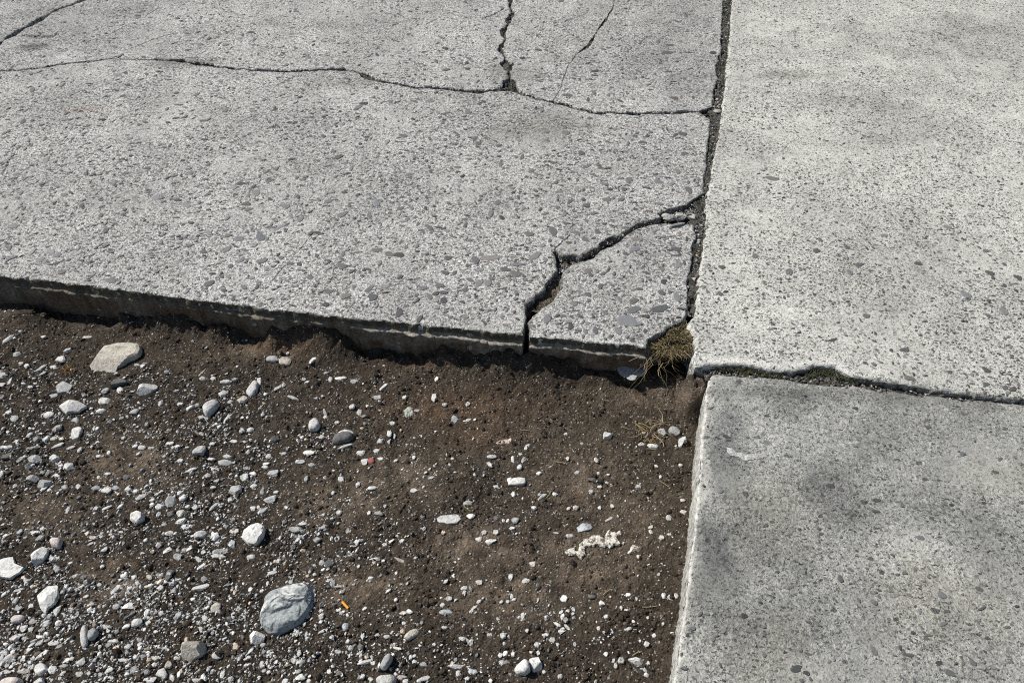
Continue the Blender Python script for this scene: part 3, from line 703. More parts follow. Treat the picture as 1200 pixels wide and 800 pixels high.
# ------------------------------------------------------------------ the large stones, from their outlines
BIG = [  # name, label, tone, height/width, round?, outline in photo px
 ('cobble', 'big flat oval cobble with swirling pale veins on the dirt', 'b', .29, 1, [(304, 718), (307, 710), (310, 704), (309.5, 695), (317, 688), (327, 684), (338, 680), (355, 677), (364, 679), (369, 686), (370, 700), (367, 710), (360, 722), (345, 735), (327, 743), (315, 742.5), (308, 736), (304, 727)]),
 ('stone', 'large tan oblong stone half buried below the slab edge', 't', .26, 0, [(102.5, 425), (105, 419), (115, 411), (125, 405), (140, 401.5), (156, 400), (165, 400.5), (168, 407), (166, 416), (148, 424), (136, 430), (130, 437.5), (117.5, 441), (107, 437)]),
 ('stone', 'pale wedge shaped stone just below the large tan oblong stone', 'p', .5, 0, [(155, 454), (162, 450.5), (186, 447.5), (185, 452.5), (175, 460), (164, 465.5), (159, 459)]),
 ('stone', 'pale lumpy stone among gravel, below the tan oblong stone', 'p', .45, 0, [(67, 472.5), (80, 467), (93, 468), (100, 474), (92, 481), (77, 484), (70, 478)]),
 ('stone', 'mid grey flat stone tucked under a dark stick of slate', 'g', .4, 0, [(66, 451), (75, 445.5), (86, 450), (80, 459), (67, 461)]),
 ('stone', 'small speckled pale stone left of the pale wedge stone', 'p', .5, 0, [(114, 469), (120, 464), (132, 466), (130, 473), (117, 474)]),
 ('stone', 'grey barrel shaped stone lying on dark soil', 'p', .6, 1, [(237, 479), (244, 470), (254, 465), (259, 470), (252, 480), (244, 489), (239, 485)]),
 ('stone', 'pale oval stone standing out below the dirty slab face', 'p', .5, 1, [(287.5, 459), (294, 450), (300, 443), (304, 448), (301, 460), (293, 465.5)]),
 ('stone', 'dark stone with a bright narrow top edge', 'd', .5, 0, [(126, 451), (130, 445), (145, 442), (150, 446), (140, 450), (129, 454)]),
 ('stone', 'white angular stone on the rim of a bare brown patch', 'w', .5, 0, [(83, 500), (93, 498), (97, 500), (96, 506), (90, 513), (83, 514)]),
 ('stone', 'flat mid grey diamond shaped stone leaning on another', 'g', .4, 0, [(41, 570), (49, 561), (61, 560), (60, 566), (51, 571)]),
 ('stone', 'flat grey stone behind the grey diamond shaped stone', 'g', .4, 0, [(29, 558), (33, 555), (43, 556), (46, 560), (41, 564), (31, 562)]),
 ('stone', 'grey blocky stone in the gravel above the grey diamond stone', 'g', .5, 0, [(32, 537), (38, 532), (48, 532), (48, 538), (43, 542), (34, 541)]),
 ('stone', 'pale lump beside the grey blocky stone', 'p', .5, 0, [(57, 538), (63, 530), (70, 533), (71, 540), (65, 543)]),
 ('stone', 'white tilted stone just above the bare brown strip', 'w', .5, 0, [(71, 547), (79, 541), (86, 541), (87, 548), (80, 551)]),
 ('stone', 'white pentagonal stone alone on brown dirt', 'w', .55, 0, [(149.5, 606), (154, 599), (162, 597), (169, 601), (168, 609), (156, 614.5)]),
 ('stone', 'white lumpy stone, largest between the cobble and the slab', 'w', .6, 0, [(282, 629), (286, 617), (296, 611), (307, 610), (312, 616), (309, 628), (301, 637), (289, 637)]),
 ('stone', 'large flat white stone cut off by the photo border', 'w', .3, 0, [(-18, 668), (-14, 656), (5, 651), (16, 650), (19, 658), (29, 665), (24, 671), (12, 677), (0, 676)]),
 ('stone', 'white angular stone with a pointed foot beside a brown bare patch', 'w', .5, 0, [(35.5, 650), (41, 642), (51, 638), (58, 640), (56, 646), (51, 653), (47, 659), (42, 666), (38, 659)]),
 ('stone', 'pinkish grey rounded stone touching the white angular stone', 'k', .6, 1, [(58, 634), (63, 628), (71, 628), (73, 634), (69, 642), (61, 641)]),
 ('stone', 'broad flat white stone with a ragged lower edge', 'w', .35, 0, [(44, 696), (56, 685), (69, 682.5), (70, 695), (64, 706), (54, 713), (51, 721), (46, 710)]),
 ('stone', 'white chip pointing down beside the broad ragged white stone', 'w', .4, 0, [(61, 716), (68, 710), (73, 707), (70, 715), (65, 722)]),
 ('stone', 'rounded pinkish stone in the gravel below the ragged white stone', 'k', .5, 1, [(12, 725), (18, 719), (28, 718), (30, 723), (24, 729), (14, 730)]),
 ('stone', 'thumb shaped grey stone standing upright in the gravel', 'p', .9, 1, [(94.5, 755), (95, 742), (98, 730), (102, 729), (104, 737), (102, 755), (98, 760)]),
 ('stone', 'grey stone leaning on the thumb shaped stone', 'g', .8, 1, [(103, 746), (105, 737), (113, 732), (116, 738), (110, 748), (104, 750)]),
 ('stone', 'tan blocky stone with a dark shaded end near the cobble', 't', .72, 0, [(211, 773), (215, 753), (224, 748), (241, 745), (243, 750), (242.5, 760), (233, 767), (221, 774)]),
 ('stone', 'white cube shaped stone tucked against the big cobble', 'w', .7, 0, [(291, 740), (296, 735), (305, 737), (311, 741), (309, 750), (301, 755), (292, 753)]),
 ('stone', 'round white stone at the gravelly bottom corner', 'w', .6, 1, [(40, 785), (43, 776), (50, 773), (56, 777), (56, 785), (50, 791), (42, 791)]),
 ('stone', 'large pink tinged stone cut off by the bottom border', 'k', .5, 1, [(-4, 806), (2, 794), (12, 789), (26, 790), (28, 797), (18, 808), (5, 812)]),
 ('stone', 'white blocky stone below the round white one', 'w', .6, 0, [(39, 798), (44, 790), (52, 792), (53, 803), (45, 808)]),
 ('stone', 'rod shaped grey stone lying alone in brown dirt', 'g', .8, 1, [(444.5, 780), (451, 766), (457.5, 762), (461, 765), (460, 772), (451, 784), (446, 783)]),
 ('stone', 'pale grey stone at the bottom border under the rod shaped stone', 'p', .5, 1, [(439, 795), (446, 788), (460, 787), (466, 793), (460, 804), (446, 805)]),
 ('stone', 'tan white oval stone between the cobble and the mortar patch', 't', .4, 1, [(472, 746), (480, 737), (488, 734), (493, 737), (490, 744), (478, 750)]),
 ('stone', 'white rectangular chip lying flat on brown dirt', 'w', .5, 0, [(595, 559), (615, 557.5), (616, 566), (610, 568), (595.5, 567.5)]),
 ('stone', 'flat white stone with a grey centre flush with the dirt', 'p', .25, 0, [(511, 608), (516, 603), (527, 602), (536, 601), (541, 608), (535, 613), (520, 614), (512, 613)]),
 ('stone', 'pale grey flat stone just above the white mortar patch', 'b', .4, 0, [(675, 617), (682, 612), (695, 612), (696, 616), (690, 621), (678, 622.5)]),
 ('stone', 'white rounded half of the touching stone pair', 'w', .75, 1, [(602, 784), (606, 777), (615, 767.5), (619, 770), (622, 785), (616, 790), (606, 789)]),
 ('stone', 'white squarish half of the touching stone pair', 'w', .75, 0, [(620, 768), (631, 766), (636, 780), (635, 786), (625, 787), (622, 781)]),
 ('stone', 'white pointed stone near the foot of the kerb slab', 'w', .5, 0, [(735, 770), (745, 768), (754, 771), (755, 777), (748, 780), (740, 775)]),
 ('stone', 'rounded dark grey stone with a white bowed flake beside it', 'd', .5, 1, [(388, 518), (392, 509), (403, 504), (413, 505), (416, 510), (408, 516), (395, 520)]),
 ('stone', 'bowed white flake resting on the rounded dark stone', 'w', .35, 0, [(386, 512), (394, 506), (404, 502), (414, 504), (416, 508), (405, 508), (392, 513)]),
 ('stone', 'rounded pale stone above the bowed white flake', 'p', .7, 1, [(361, 500), (363, 492), (369, 488), (375, 491), (376, 499), (370, 504), (363, 504)]),
 ('stone', 'grey speckled stone, upper of two beside the dry grass sprig', 'g', .6, 0, [(783, 502), (788, 497), (797, 503), (797, 508), (791, 510), (785, 506)]),
 ('stone', 'grey blocky stone touching the dry grass sprig', 'g', .6, 0, [(770.5, 503), (774, 500.5), (781, 501), (783, 506), (778, 510), (772, 507)]),
 ('stone', 'pale forked stone, nearest to the kerb slab beside the sprig', 'p', .5, 0, [(795, 510.5), (808, 511), (811, 514), (801, 518), (798, 524), (792, 526), (795, 519)]),
 ('stone', 'pale rectangular stone left of the dry grass sprig', 'p', .6, 0, [(704, 510), (708, 505), (717, 508), (716, 514), (709, 515)]),
  ('stone', 'grey flat stone under the broken slab corner beside the grass tuft', 'g', .3, 0, [(731, 441), (738, 436), (747, 436), (753, 440), (746, 444), (735, 445)]),
 ('stone', 'oblong grey stone under the dry grass sprig', 'p', .5, 1, [(757, 520), (763, 519), (772, 521), (771, 525), (762, 525)]),
]

def outline_stone(name, label, tone, hr, rnd, pts, seed):
    pts = np.array(pts, float)
    cpx = pts.mean(0)
    cx, cy, cz = at(cpx[0], cpx[1]+1.0)
    size_px = max(np.ptp(pts[:, 0]), np.ptp(pts[:, 1]))
    mpp = float(np.linalg.norm(P(cpx[0]+1, cpx[1], cz)-P(cpx[0], cpx[1], cz)))
    hgt = 0.85*hr*min(np.ptp(pts[:, 0]), np.ptp(pts[:, 1])*1.25)*mpp
    # the outline is the silhouette seen at about mid height; bring its far side closer by what the height itself shows
    w = P(pts[:, 0], pts[:, 1], cz+hgt*0.35)-np.array([cx, cy])
    far = w[:, 1] > 0
    w[far, 1] = np.maximum(w[far, 1]-hgt*0.30, w[far, 1]*0.45)
    ang = np.arctan2(w[:, 1], w[:, 0]); rad = np.hypot(w[:, 0], w[:, 1])
    o = np.argsort(ang); ang, rad = ang[o], rad[o]
    big = size_px > 40
    m = 72 if big else 42
    th = np.linspace(-math.pi, math.pi, m, endpoint=False)
    p0 = np.stack([rad*np.cos(ang), rad*np.sin(ang)], 1); p1 = np.roll(p0, -1, 0); dd = p1-p0; R = np.zeros(m)
    for q in range(m):
        c, s_ = math.cos(th[q]), math.sin(th[q]); den = c*dd[:, 1]-s_*dd[:, 0]; den = np.where(np.abs(den) < 1e-12, 1e-12, den)
        tt = (p0[:, 0]*dd[:, 1]-p0[:, 1]*dd[:, 0])/den; uu = (p0[:, 0]*s_-p0[:, 1]*c)/den
        ok = (tt > 0) & (uu >= -1e-6) & (uu <= 1+1e-6); R[q] = tt[ok].max() if ok.any() else np.interp(th[q], ang, rad)
    if rnd:
        for _ in range(1 if not big else 2): R = (np.roll(R, 1)+2*R+np.roll(R, -1))/4
    R = R*(1+(0.04 if rnd else 0.08)*fbm(np.cos(th)*3+seed, np.sin(th)*3, 1.0, 3, seed))
    prof = [(0.80, -0.35), (0.95, 0.0), (1.0, 0.30), (0.98, 0.50), (0.90, 0.75), (0.76, 0.92), (0.55, 1.0), (0.28, 1.02)] if rnd else \
           [(0.86, -0.35), (1.0, 0.0), (1.0, 0.55), (0.95, 0.80), (0.84, 0.97), (0.62, 1.0), (0.40, 0.99), (0.2, 1.0)]
    if big:
        prof = [tuple(np.array(a)+(np.array(b)-np.array(a))*t) for a, b in zip(prof, prof[1:]) for t in (0, .25, .5, .75)]+[prof[-1], (0.14, 1.02), (0.06, 1.02)]
    r = np.random.default_rng(seed)
    tilt = r.uniform(-.18, .18, 2) if not big else np.array([0.02, -0.05])
    V = []
    for s, h in prof:
        x, y = R*s*np.cos(th), R*s*np.sin(th)
        z = h*hgt*np.ones(m)
        if h > 0: z = z+(x*tilt[0]+y*tilt[1])*min(1, h)
        amp = hgt*(0.22 if not rnd else 0.10)
        z = z+amp*fbm(x+seed, y, 0.9/np.mean(R), 3, seed)*max(0, h)
        V.append(np.stack([x, y, z], 1))
    V = np.concatenate(V+[np.array([[0, 0, V[-1][:, 2].mean()]])])
    if name == 'cobble':       # swirling ridges worn into the top
        x, y = V[:, 0]/R.mean(), V[:, 1]/R.mean()
        wx = x+0.35*fbm(x, y, 1.4, 2, 4); wy = y+0.35*fbm(x, y, 1.4, 2, 9)
        s = np.sin((np.hypot(wx+0.25, (wy+0.30)*1.25))*9.0)
        V[:, 2] += np.where(V[:, 2] > hgt*0.6, 0.0006*s, 0)
    elif not rnd:
        q = V/np.array([R.mean(), R.mean(), hgt])
        for _ in range(4):
            n = r.normal(size=3); n[2] = abs(n[2])+0.9; n /= np.linalg.norm(n); c = r.uniform(0.80, 1.0)
            d = q@n; mm = d > c; q[mm] -= n*(d[mm]-c)[:, None]
        V = q*np.array([R.mean(), R.mean(), hgt])
    k = len(prof); f = []
    i = np.arange(m); j = (i+1) % m
    for a in range(k-1):
        f += [np.stack([a*m+i, a*m+j, (a+1)*m+j], 1), np.stack([a*m+i, (a+1)*m+j, (a+1)*m+i], 1)]
    f.append(np.stack([(k-1)*m+i, (k-1)*m+j, np.full(m, k*m)], 1))
    me = mesh_np(name, V, np.concatenate(f), bool(rnd))
    ob = link(name, me, None, COBBLE if name == 'cobble' else STONE)
    ob.location = (float(cx), float(cy), float(cz)-0.16*hgt)
    fb = random.uniform(.93, 1.07); ob.color = (*[c*fb for c in TONE[tone]], 1)
    return tag(ob, label, 'cobble' if name == 'cobble' else 'stone', 'loose stones on the dirt')

def cobble_mat():
    n = N('veined_cobble')
    w = n.noise(14, 3, 0.6)
    sub = n.new('ShaderNodeVectorMath', operation='MULTIPLY_ADD'); n.lk(w.outputs['Color'], sub.inputs[0]); sub.inputs[1].default_value = (0.05, 0.05, 0); n.lk(n.co, sub.inputs[2])
    sw = n.new('ShaderNodeTexNoise'); n.lk(n.mapping(0.6, (1, 1.5, 1), (0.3, 0.1, 0), sub.outputs[0]), sw.inputs['Vector'])
    sw.inputs['Scale'].default_value = 13; sw.inputs['Detail'].default_value = 1.5; sw.inputs['Distortion'].default_value = 1.2
    v5 = n.math('MULTIPLY', sw.outputs[0], 13.0); fr = n.math('FRACT', v5)
    c = n.mix(n.ramp(sw.outputs[0], 0.40, 0.58), (0.30, 0.325, 0.325), (0.60, 0.61, 0.58))
    p = n.noise(30, 4, 0.7); c = n.mix(n.ramp(p.outputs[0], 0.42, 0.66, 0, 0.75), c, (0.35, 0.37, 0.365))
    s = n.noise(260, 3, 0.7); c = n.mix(1.0, c, n.grey(n.ramp(s.outputs[0], .3, .7, .75, 1.2)), 'MULTIPLY')
    ln = n.math('MULTIPLY', n.ramp(n.math('ABSOLUTE', n.math('SUBTRACT', fr, 0.5)), 0.0, 0.10, 1, 0), n.ramp(n.noise(22, 2).outputs[0], 0.38, 0.5))
    c = n.mix(n.math('MULTIPLY', ln, 0.85), c, (0.12, 0.13, 0.13))
    n.lk(c, n.b.inputs['Base Color']); n.b.inputs['Roughness'].default_value = 0.7
    n.bump(n.math('ADD', n.math('MULTIPLY', fr, 1.2), n.math('MULTIPLY', s.outputs[0], 0.4)), 0.9, 0.005)
    return n.m
COBBLE = cobble_mat()
big_px = []
for k, (nm, lb, tn_, hr, rd, pts) in enumerate(BIG):
    outline_stone(nm, lb, tn_, hr, rd, pts, 300+k)
    a = np.array(pts); big_px.append((*a.mean(0), max(np.ptp(a[:, 0]), np.ptp(a[:, 1]))/2))

# ------------------------------------------------------------------ the smaller stones read off the photograph: x y half-length half-width angle tone
REG = [
 (0, 300, .25, "1060 588 30 12 0 p;1048 648 20 20 0 p;955 763 28 12 10 p;288 487 25 18 0 w;320 443 24 12 -25 w;40 392 34 12 -30 p;415 382 24 7 -10 w;205 380 13 8 0 w;82 462 20 12 0 g;15 560 22 15 0 w;565 630 16 16 0 w;230 745 24 18 0 p;475 728 22 14 0 w;355 768 20 14 0 g;755 690 13 16 0 p;845 695 14 10 0 w;890 710 24 10 -35 w;630 728 20 16 0 g;670 518 12 12 0 w;645 513 14 8 0 p;495 632 18 18 0 g;1070 758 25 10 -40 p;250 657 25 10 -15 g;45 735 14 12 0 w;68 765 20 14 0 p;48 590 8 26 0 p;195 525 30 8 -30 p;200 550 20 8 -30 g;1140 675 24 24 0 t;950 545 4 22 30 t;950 575 14 10 0 p;100 355 12 9 0 p;102 505 11 11 0 w;128 515 12 10 0 w;250 522 18 8 0 w;145 615 12 9 0 w;5 605 20 10 0 w;545 552 10 8 0 w;785 545 13 11 0 g;10 665 22 9 -30 g;1102 580 14 10 0 g;1000 575 14 9 0 p"),
 (300, 300, .25, "80 485 30 16 0 g;135 495 25 22 30 t;270 485 10 30 20 w;398 573 28 11 0 w;350 580 10 14 0 p;600 615 28 8 -50 p;565 665 22 12 -10 p;105 618 28 9 -35 p;175 665 28 9 10 p;45 650 10 8 0 w;325 740 8 28 -20 g;848 577 11 13 0 w;835 665 12 24 0 w;697 665 11 13 0 w;885 697 11 11 0 w;993 695 11 13 0 p;755 725 12 8 0 g;485 735 12 15 0 p;450 708 14 12 0 p;935 770 18 24 0 b;990 770 18 7 -10 w;640 785 14 10 0 w;380 780 13 11 0 p;150 460 8 8 0 p;460 590 20 12 0 g;240 592 13 7 0 p;12 600 12 28 0 p"),
 (300, 500, .25, "310 50 14 12 0 p;420 92 44 9 -25 p;248 122 28 14 5 w;210 165 20 13 0 p;263 180 20 12 0 g;45 172 17 9 0 w;45 190 17 8 0 w;80 220 26 18 0 g;488 125 22 16 0 w;507 167 18 20 0 w;585 152 16 9 5 w;565 115 16 12 0 p;580 70 13 12 0 p;625 35 12 22 -15 w;625 70 11 18 -20 b;650 45 7 15 0 b;400 248 15 20 -25 p;480 270 10 14 20 w;548 285 25 12 -10 w;740 300 20 12 0 p;362 310 10 10 0 p;655 160 9 9 0 w;993 357 22 15 0 g;575 405 22 13 0 g;1005 418 20 15 0 w;1040 530 18 15 0 p;1100 540 26 19 0 w;1070 497 13 12 0 p;1125 495 13 12 30 w;190 480 32 20 0 g;220 455 22 11 0 p;220 520 21 13 0 p;285 530 18 17 0 g;325 470 20 15 0 g;430 490 11 18 15 w;380 527 14 14 0 w;355 525 8 9 0 w;620 548 34 15 -25 t;685 535 14 9 0 t;490 533 14 7 0 g;65 345 35 18 -10 g;35 395 30 11 -25 p;1105 140 22 11 0 p;1095 178 18 11 45 p;1190 250 13 17 0 w;1130 285 14 7 0 w;390 403 15 15 0 p;795 215 8 7 0 w;30 300 8 18 0 p;95 308 13 9 0 p;235 245 10 14 0 g;530 405 10 10 0 p;820 240 14 8 0 g;740 145 8 11 0 w;920 150 8 7 0 p;90 60 22 17 0 d;60 140 14 11 0 w;130 128 14 10 0 g"),
 (0, 500, .25, "270 8 22 19 0 g;45 135 44 12 -28 d;90 155 34 10 -32 p;42 98 22 11 0 w;140 190 22 24 0 d;268 228 18 12 0 w;300 280 22 14 0 g;370 282 14 14 0 w;595 240 20 16 0 d;505 222 18 8 0 p;500 295 25 19 15 w;545 290 20 14 0 g;605 292 16 16 0 p;637 302 13 11 0 w;452 288 20 16 0 g;660 330 30 12 -20 p;800 355 26 28 0 g;752 377 22 15 0 p;860 335 20 15 -30 p;845 405 20 19 0 p;805 408 20 17 0 d;850 445 28 18 -20 w;745 412 10 13 0 w;935 110 30 27 0 g;1055 170 32 18 10 g;895 203 32 9 -15 w;990 152 22 10 0 p;1020 200 16 12 0 w;1145 240 20 20 0 w;1105 300 30 26 0 g;1185 220 20 12 0 w;1190 280 18 15 0 p;1005 375 30 12 -40 g;940 505 28 25 0 p;1012 515 18 22 0 w;1085 552 20 21 0 b;1095 490 25 14 10 t;910 535 25 13 0 g;800 500 25 13 0 p;865 470 12 18 25 w;745 555 14 12 0 p;785 580 24 13 -30 w;1035 590 38 18 0 g;165 497 22 12 0 w;200 480 12 9 0 w;188 525 24 13 -20 g;95 493 12 14 0 g;20 515 20 9 -35 w;490 580 20 10 -35 w;410 500 12 10 0 w;440 520 16 9 0 k;425 550 16 7 -40 p;450 385 12 9 -40 w;500 380 28 7 -15 p;567 372 9 16 35 w;795 80 20 10 0 w;832 95 15 9 0 w;665 98 22 11 10 p;650 127 12 9 0 p;512 123 10 10 0 w;635 92 11 11 0 w;705 103 9 9 0 w;945 40 14 14 0 t;1065 140 22 11 10 p;1095 70 18 9 0 w;845 160 14 11 0 w;975 230 16 13 0 k;1080 345 12 10 0 w;915 378 12 14 0 w;880 377 12 11 0 p;715 365 12 9 0 w;715 345 14 8 -10 p;770 460 14 8 0 g;320 390 7 18 -10 p;890 575 14 11 0 w;865 580 14 10 0 g;955 590 12 10 0 w;1135 20 12 14 0 w;1175 15 16 12 0 p;140 40 14 16 0 p;220 55 11 18 10 w;255 57 15 11 0 t;290 57 12 9 0 t;175 60 16 14 0 g;375 110 11 14 0 p;330 100 20 8 -30 p;270 90 34 8 -15 p;12 100 12 12 0 p;10 220 10 14 0 w;205 290 20 9 -35 w;233 298 10 9 0 w;200 215 12 7 0 g;225 220 10 15 20 g;580 55 10 10 0 t;995 80 14 10 0 p;1155 195 14 9 0 g;1185 385 14 13 0 w;960 270 14 8 -50 p;1015 255 14 10 0 g;1000 285 14 9 0 p;880 100 9 7 0 w"),
 (0, 650, .25, "110 345 18 18 0 p;75 215 16 18 0 g;90 250 18 18 0 g;545 165 30 14 -40 p;600 243 30 19 -15 w;610 283 35 10 -35 d;645 320 28 22 -15 w;592 333 20 13 -15 p;500 338 22 13 15 p;530 405 30 13 -5 p;790 95 15 32 10 d;815 163 16 17 0 g;940 155 42 15 -12 p;1100 175 7 38 3 p;1012 247 20 32 20 t;838 285 13 32 15 p;960 298 14 12 0 w;688 275 12 24 15 w;695 318 13 16 0 p;1020 470 26 22 0 g;45 488 28 20 -30 p;115 545 30 15 0 k;245 540 20 20 0 w;20 550 30 12 -20 p;195 470 40 11 -35 w;22 458 22 15 0 p;72 392 22 17 0 k;105 485 20 15 0 w;380 505 25 19 -35 g;320 490 30 12 -35 p;510 540 22 13 -20 w;565 490 32 10 8 p;730 483 22 16 0 w;795 513 17 22 0 t;690 590 40 18 0 p;760 555 28 28 0 p;805 575 16 24 -30 p;955 575 15 22 -15 w;1045 560 10 15 0 w;920 590 24 13 0 p;220 320 26 15 -20 p;275 320 13 18 15 w;235 290 12 13 0 g;190 385 20 13 20 w;160 405 19 14 0 g;185 415 22 14 -20 g;255 412 28 13 -10 p;285 425 30 9 -35 g;270 70 17 20 0 p;130 115 14 28 30 p;255 20 22 14 0 p;580 100 15 11 0 w;610 158 12 9 0 w;480 242 18 9 0 p;547 243 16 16 0 g;755 155 15 11 0 p;705 145 16 9 -20 w;960 115 17 17 0 g;930 20 20 13 20 p;945 55 25 10 -40 p;1030 5 38 12 0 p;835 10 20 19 30 g;1175 10 20 13 0 w;1090 365 13 13 0 w;700 105 17 9 30 t;480 55 10 9 0 w;330 40 12 8 -30 p;145 350 14 13 0 w;155 315 18 14 0 k;268 378 16 7 0 w;100 375 12 7 0 w;140 445 16 9 -20 w;10 480 10 14 0 p;605 430 12 12 0 p;600 455 10 16 30 p;775 440 20 14 0 g;670 475 14 8 0 g;635 478 13 10 0 w;725 515 14 13 0 w;625 540 16 20 0 g;690 550 14 12 0 g;840 560 9 16 -15 w;300 520 20 12 0 g;295 555 20 9 -30 p;370 560 20 14 0 p;470 560 12 8 0 p;1175 450 18 8 -40 p;1165 480 12 8 0 p;905 208 12 9 0 w;740 320 10 14 0 g;655 400 12 9 0 g;405 195 14 8 0 p;90 165 30 8 -10 g;20 185 22 10 -40 p;470 140 11 9 0 p;350 100 18 7 -30 p;650 210 10 8 0 w;595 185 5 12 10 w"),
 (300, 650, .25, "68 85 32 12 -4 p;345 45 24 28 0 d;360 135 14 18 0 g;400 148 46 7 -8 p;387 257 13 10 0 w;407 268 12 7 -30 w;420 335 16 26 -20 b;315 357 26 10 -25 p;510 253 12 10 0 w;690 272 18 11 0 k;720 265 18 9 15 w;695 320 11 8 0 w;890 270 32 19 0 b;905 205 16 14 0 p;975 185 9 25 10 p;980 155 12 9 0 p;875 237 12 11 0 w;890 125 14 9 -30 p;655 437 28 8 15 p;510 503 36 13 -15 p;205 510 17 25 0 p;175 493 15 18 25 p;203 460 10 14 0 p;205 575 25 17 -20 w;383 453 16 8 -5 w;445 437 13 12 0 p;615 385 16 12 0 p;500 382 9 16 0 w;685 575 25 14 0 k;785 582 32 13 -15 p;790 512 22 14 0 g;550 508 13 10 0 p;500 570 12 12 0 p;540 585 14 16 0 w;950 525 52 13 2 p;945 555 11 18 20 p;1020 550 20 15 0 b;1150 500 22 10 0 b;975 395 25 13 20 p;545 20 40 7 -8 p;680 28 35 10 25 t;1045 130 15 13 0 k;885 340 16 7 -10 p;925 95 9 9 0 w;395 368 12 11 0 p;355 388 13 15 0 p;60 550 10 9 0 w;200 545 15 11 0 g;250 590 12 9 0 p;430 405 10 10 0 w;570 375 12 9 0 g;990 580 12 9 0 p;1100 590 13 10 0 p;235 372 7 14 0 w;835 420 9 8 0 w;655 210 9 8 0 w;540 108 14 7 -10 w;620 170 16 7 -30 p;1095 375 12 10 0 p;1045 218 14 8 -20 p;1180 220 9 9 0 p"),
 (550, 500, .25, "575 248 20 18 0 d;340 328 24 10 -35 p;500 380 14 12 -30 k;465 383 10 9 0 t;400 317 11 9 0 w;325 220 15 10 0 w;127 283 15 8 0 w;205 320 12 12 0 w;270 95 9 20 25 p;255 155 9 20 25 g;205 155 9 22 -5 p;235 190 12 12 0 w;460 150 8 10 0 w;595 157 10 14 -20 w;790 280 13 9 0 p;935 427 13 15 0 p;1003 400 17 15 0 k;850 470 18 8 -35 t;215 440 19 18 0 g;125 430 13 20 10 d;470 512 18 9 0 p;900 520 13 12 0 w;805 82 16 11 -15 p;610 283 10 8 0 w;645 262 9 8 0 p;670 372 9 9 0 w;655 435 20 9 -35 p;835 335 8 8 0 g;875 185 10 8 0 k;650 225 9 6 0 p;605 220 8 8 0 w;200 477 14 9 0 w;160 440 8 8 0 w;180 440 8 12 0 w;405 497 14 5 0 p;850 493 8 11 -25 w;570 305 12 10 0 g;1000 345 12 9 0 p;990 180 10 8 0 p;935 505 10 6 0 w;505 215 14 10 0 g"),
 (550, 650, .25, "445 205 16 20 10 w;195 103 10 12 0 w;295 45 16 15 0 k;265 122 18 15 0 p;45 130 16 14 0 p;620 227 13 17 -25 w;742 187 16 12 0 w;912 190 12 19 0 w;937 195 9 19 0 g;970 192 10 12 0 p;252 288 10 16 0 w;460 265 13 8 -30 w;430 268 13 7 -30 w;437 292 10 14 0 w;487 255 9 10 0 w;410 325 20 9 35 w;460 340 24 8 45 w;433 360 18 16 0 p;358 377 18 11 0 w;387 400 16 16 0 p;665 358 11 16 0 p;745 348 18 7 -25 w;830 418 13 13 0 p;710 493 15 17 0 g;815 537 18 16 0 b;865 378 10 9 0 w;838 295 8 7 0 w;640 290 12 10 0 p;735 262 10 9 0 w;575 195 18 14 0 d;640 465 12 10 0 p;425 570 11 11 0 w;350 548 8 8 0 w;165 505 25 9 -10 b;145 470 12 11 0 p;205 465 10 13 0 k;15 545 20 17 0 b;770 313 8 8 0 w;710 250 9 11 0 k;785 205 7 9 0 p;675 495 8 8 0 w;685 520 8 12 0 p;838 508 8 9 0 w;495 418 8 10 0 p;415 420 8 9 0 p;360 300 8 8 0 g;270 355 10 9 0 g;155 375 12 9 -30 p;100 380 8 12 0 k;200 195 8 12 0 p;150 220 8 10 20 p;25 245 18 6 -25 p;290 455 9 9 0 k;100 590 10 9 0 w;605 345 8 10 0 k;485 275 8 7 0 p"),
]
small = []
for x0, y0, sc, txt in REG:
    for it in txt.split(';'):
        x, y, a, b, an, t = it.split()
        small.append([x0+float(x)*sc, y0+float(y)*sc, float(a)*sc, float(b)*sc, float(an), t])
small.sort(key=lambda s: -s[2]*s[3])
LIMIT = 300-len(BIG)
LAND = [('the big veined cobble', 337, 710), ('the tan blocky stone', 227, 759), ('the large tan oblong stone', 135, 420), ('the white mortar patch', 705, 638), ('the dry grass sprig', 762, 505),
        ('the orange scrap', 405, 710), ('the touching white stone pair', 620, 778), ('the white rectangular chip', 605, 562), ('the red stained pebble', 430, 540), ('the cut-off flat white stone', 8, 665),
        ('the white pentagonal stone', 159, 605), ('the white lumpy stone', 297, 624), ('the thumb shaped stone', 99, 745), ('the bowed white flake', 402, 511), ('the pale wedge stone', 171, 456),
        ('the flat grey-centred stone', 526, 608), ('the rod shaped stone', 453, 773), ('the ragged white stone', 57, 700), ('the grey diamond stone', 50, 565), ('the barrel shaped stone', 248, 477),
        ('the tan white oval stone', 483, 742), ('the round white corner stone', 48, 782), ('the white pointed stone', 746, 774)]
def where(x, y):
    nm, lx, ly = min(LAND, key=lambda l: math.hypot(l[1]-x, (l[2]-y)*1.2))
    dx, dy = x-lx, ly-y
    a = math.degrees(math.atan2(dy, dx)) % 360
    d = ['right of', 'above and right of', 'above', 'above and left of', 'left of', 'below and left of', 'below', 'below and right of'][int((a+22.5)//45) % 8]
    r = math.hypot(dx, dy)
    return d, nm, ('just ' if r < 32 else '' if r < 62 else 'well ')
SZ = ['largest', 'second largest', 'third largest', 'fourth largest']
named = {}
recs = []
for k, s in enumerate(small[:LIMIT]):
    x, y, a, b, an, t = s
    el = max(a, b)/min(a, b)
    shp = 'sliver' if el > 3 else 'long stone' if el > 1.9 else 'stone' if a*b > 22 else 'pebble'
    d, nm, far = where(x, y)
    recs.append((k, (TW[t], shp, far, d, nm)))
for k, key in recs: named.setdefault(key, []).append(k)
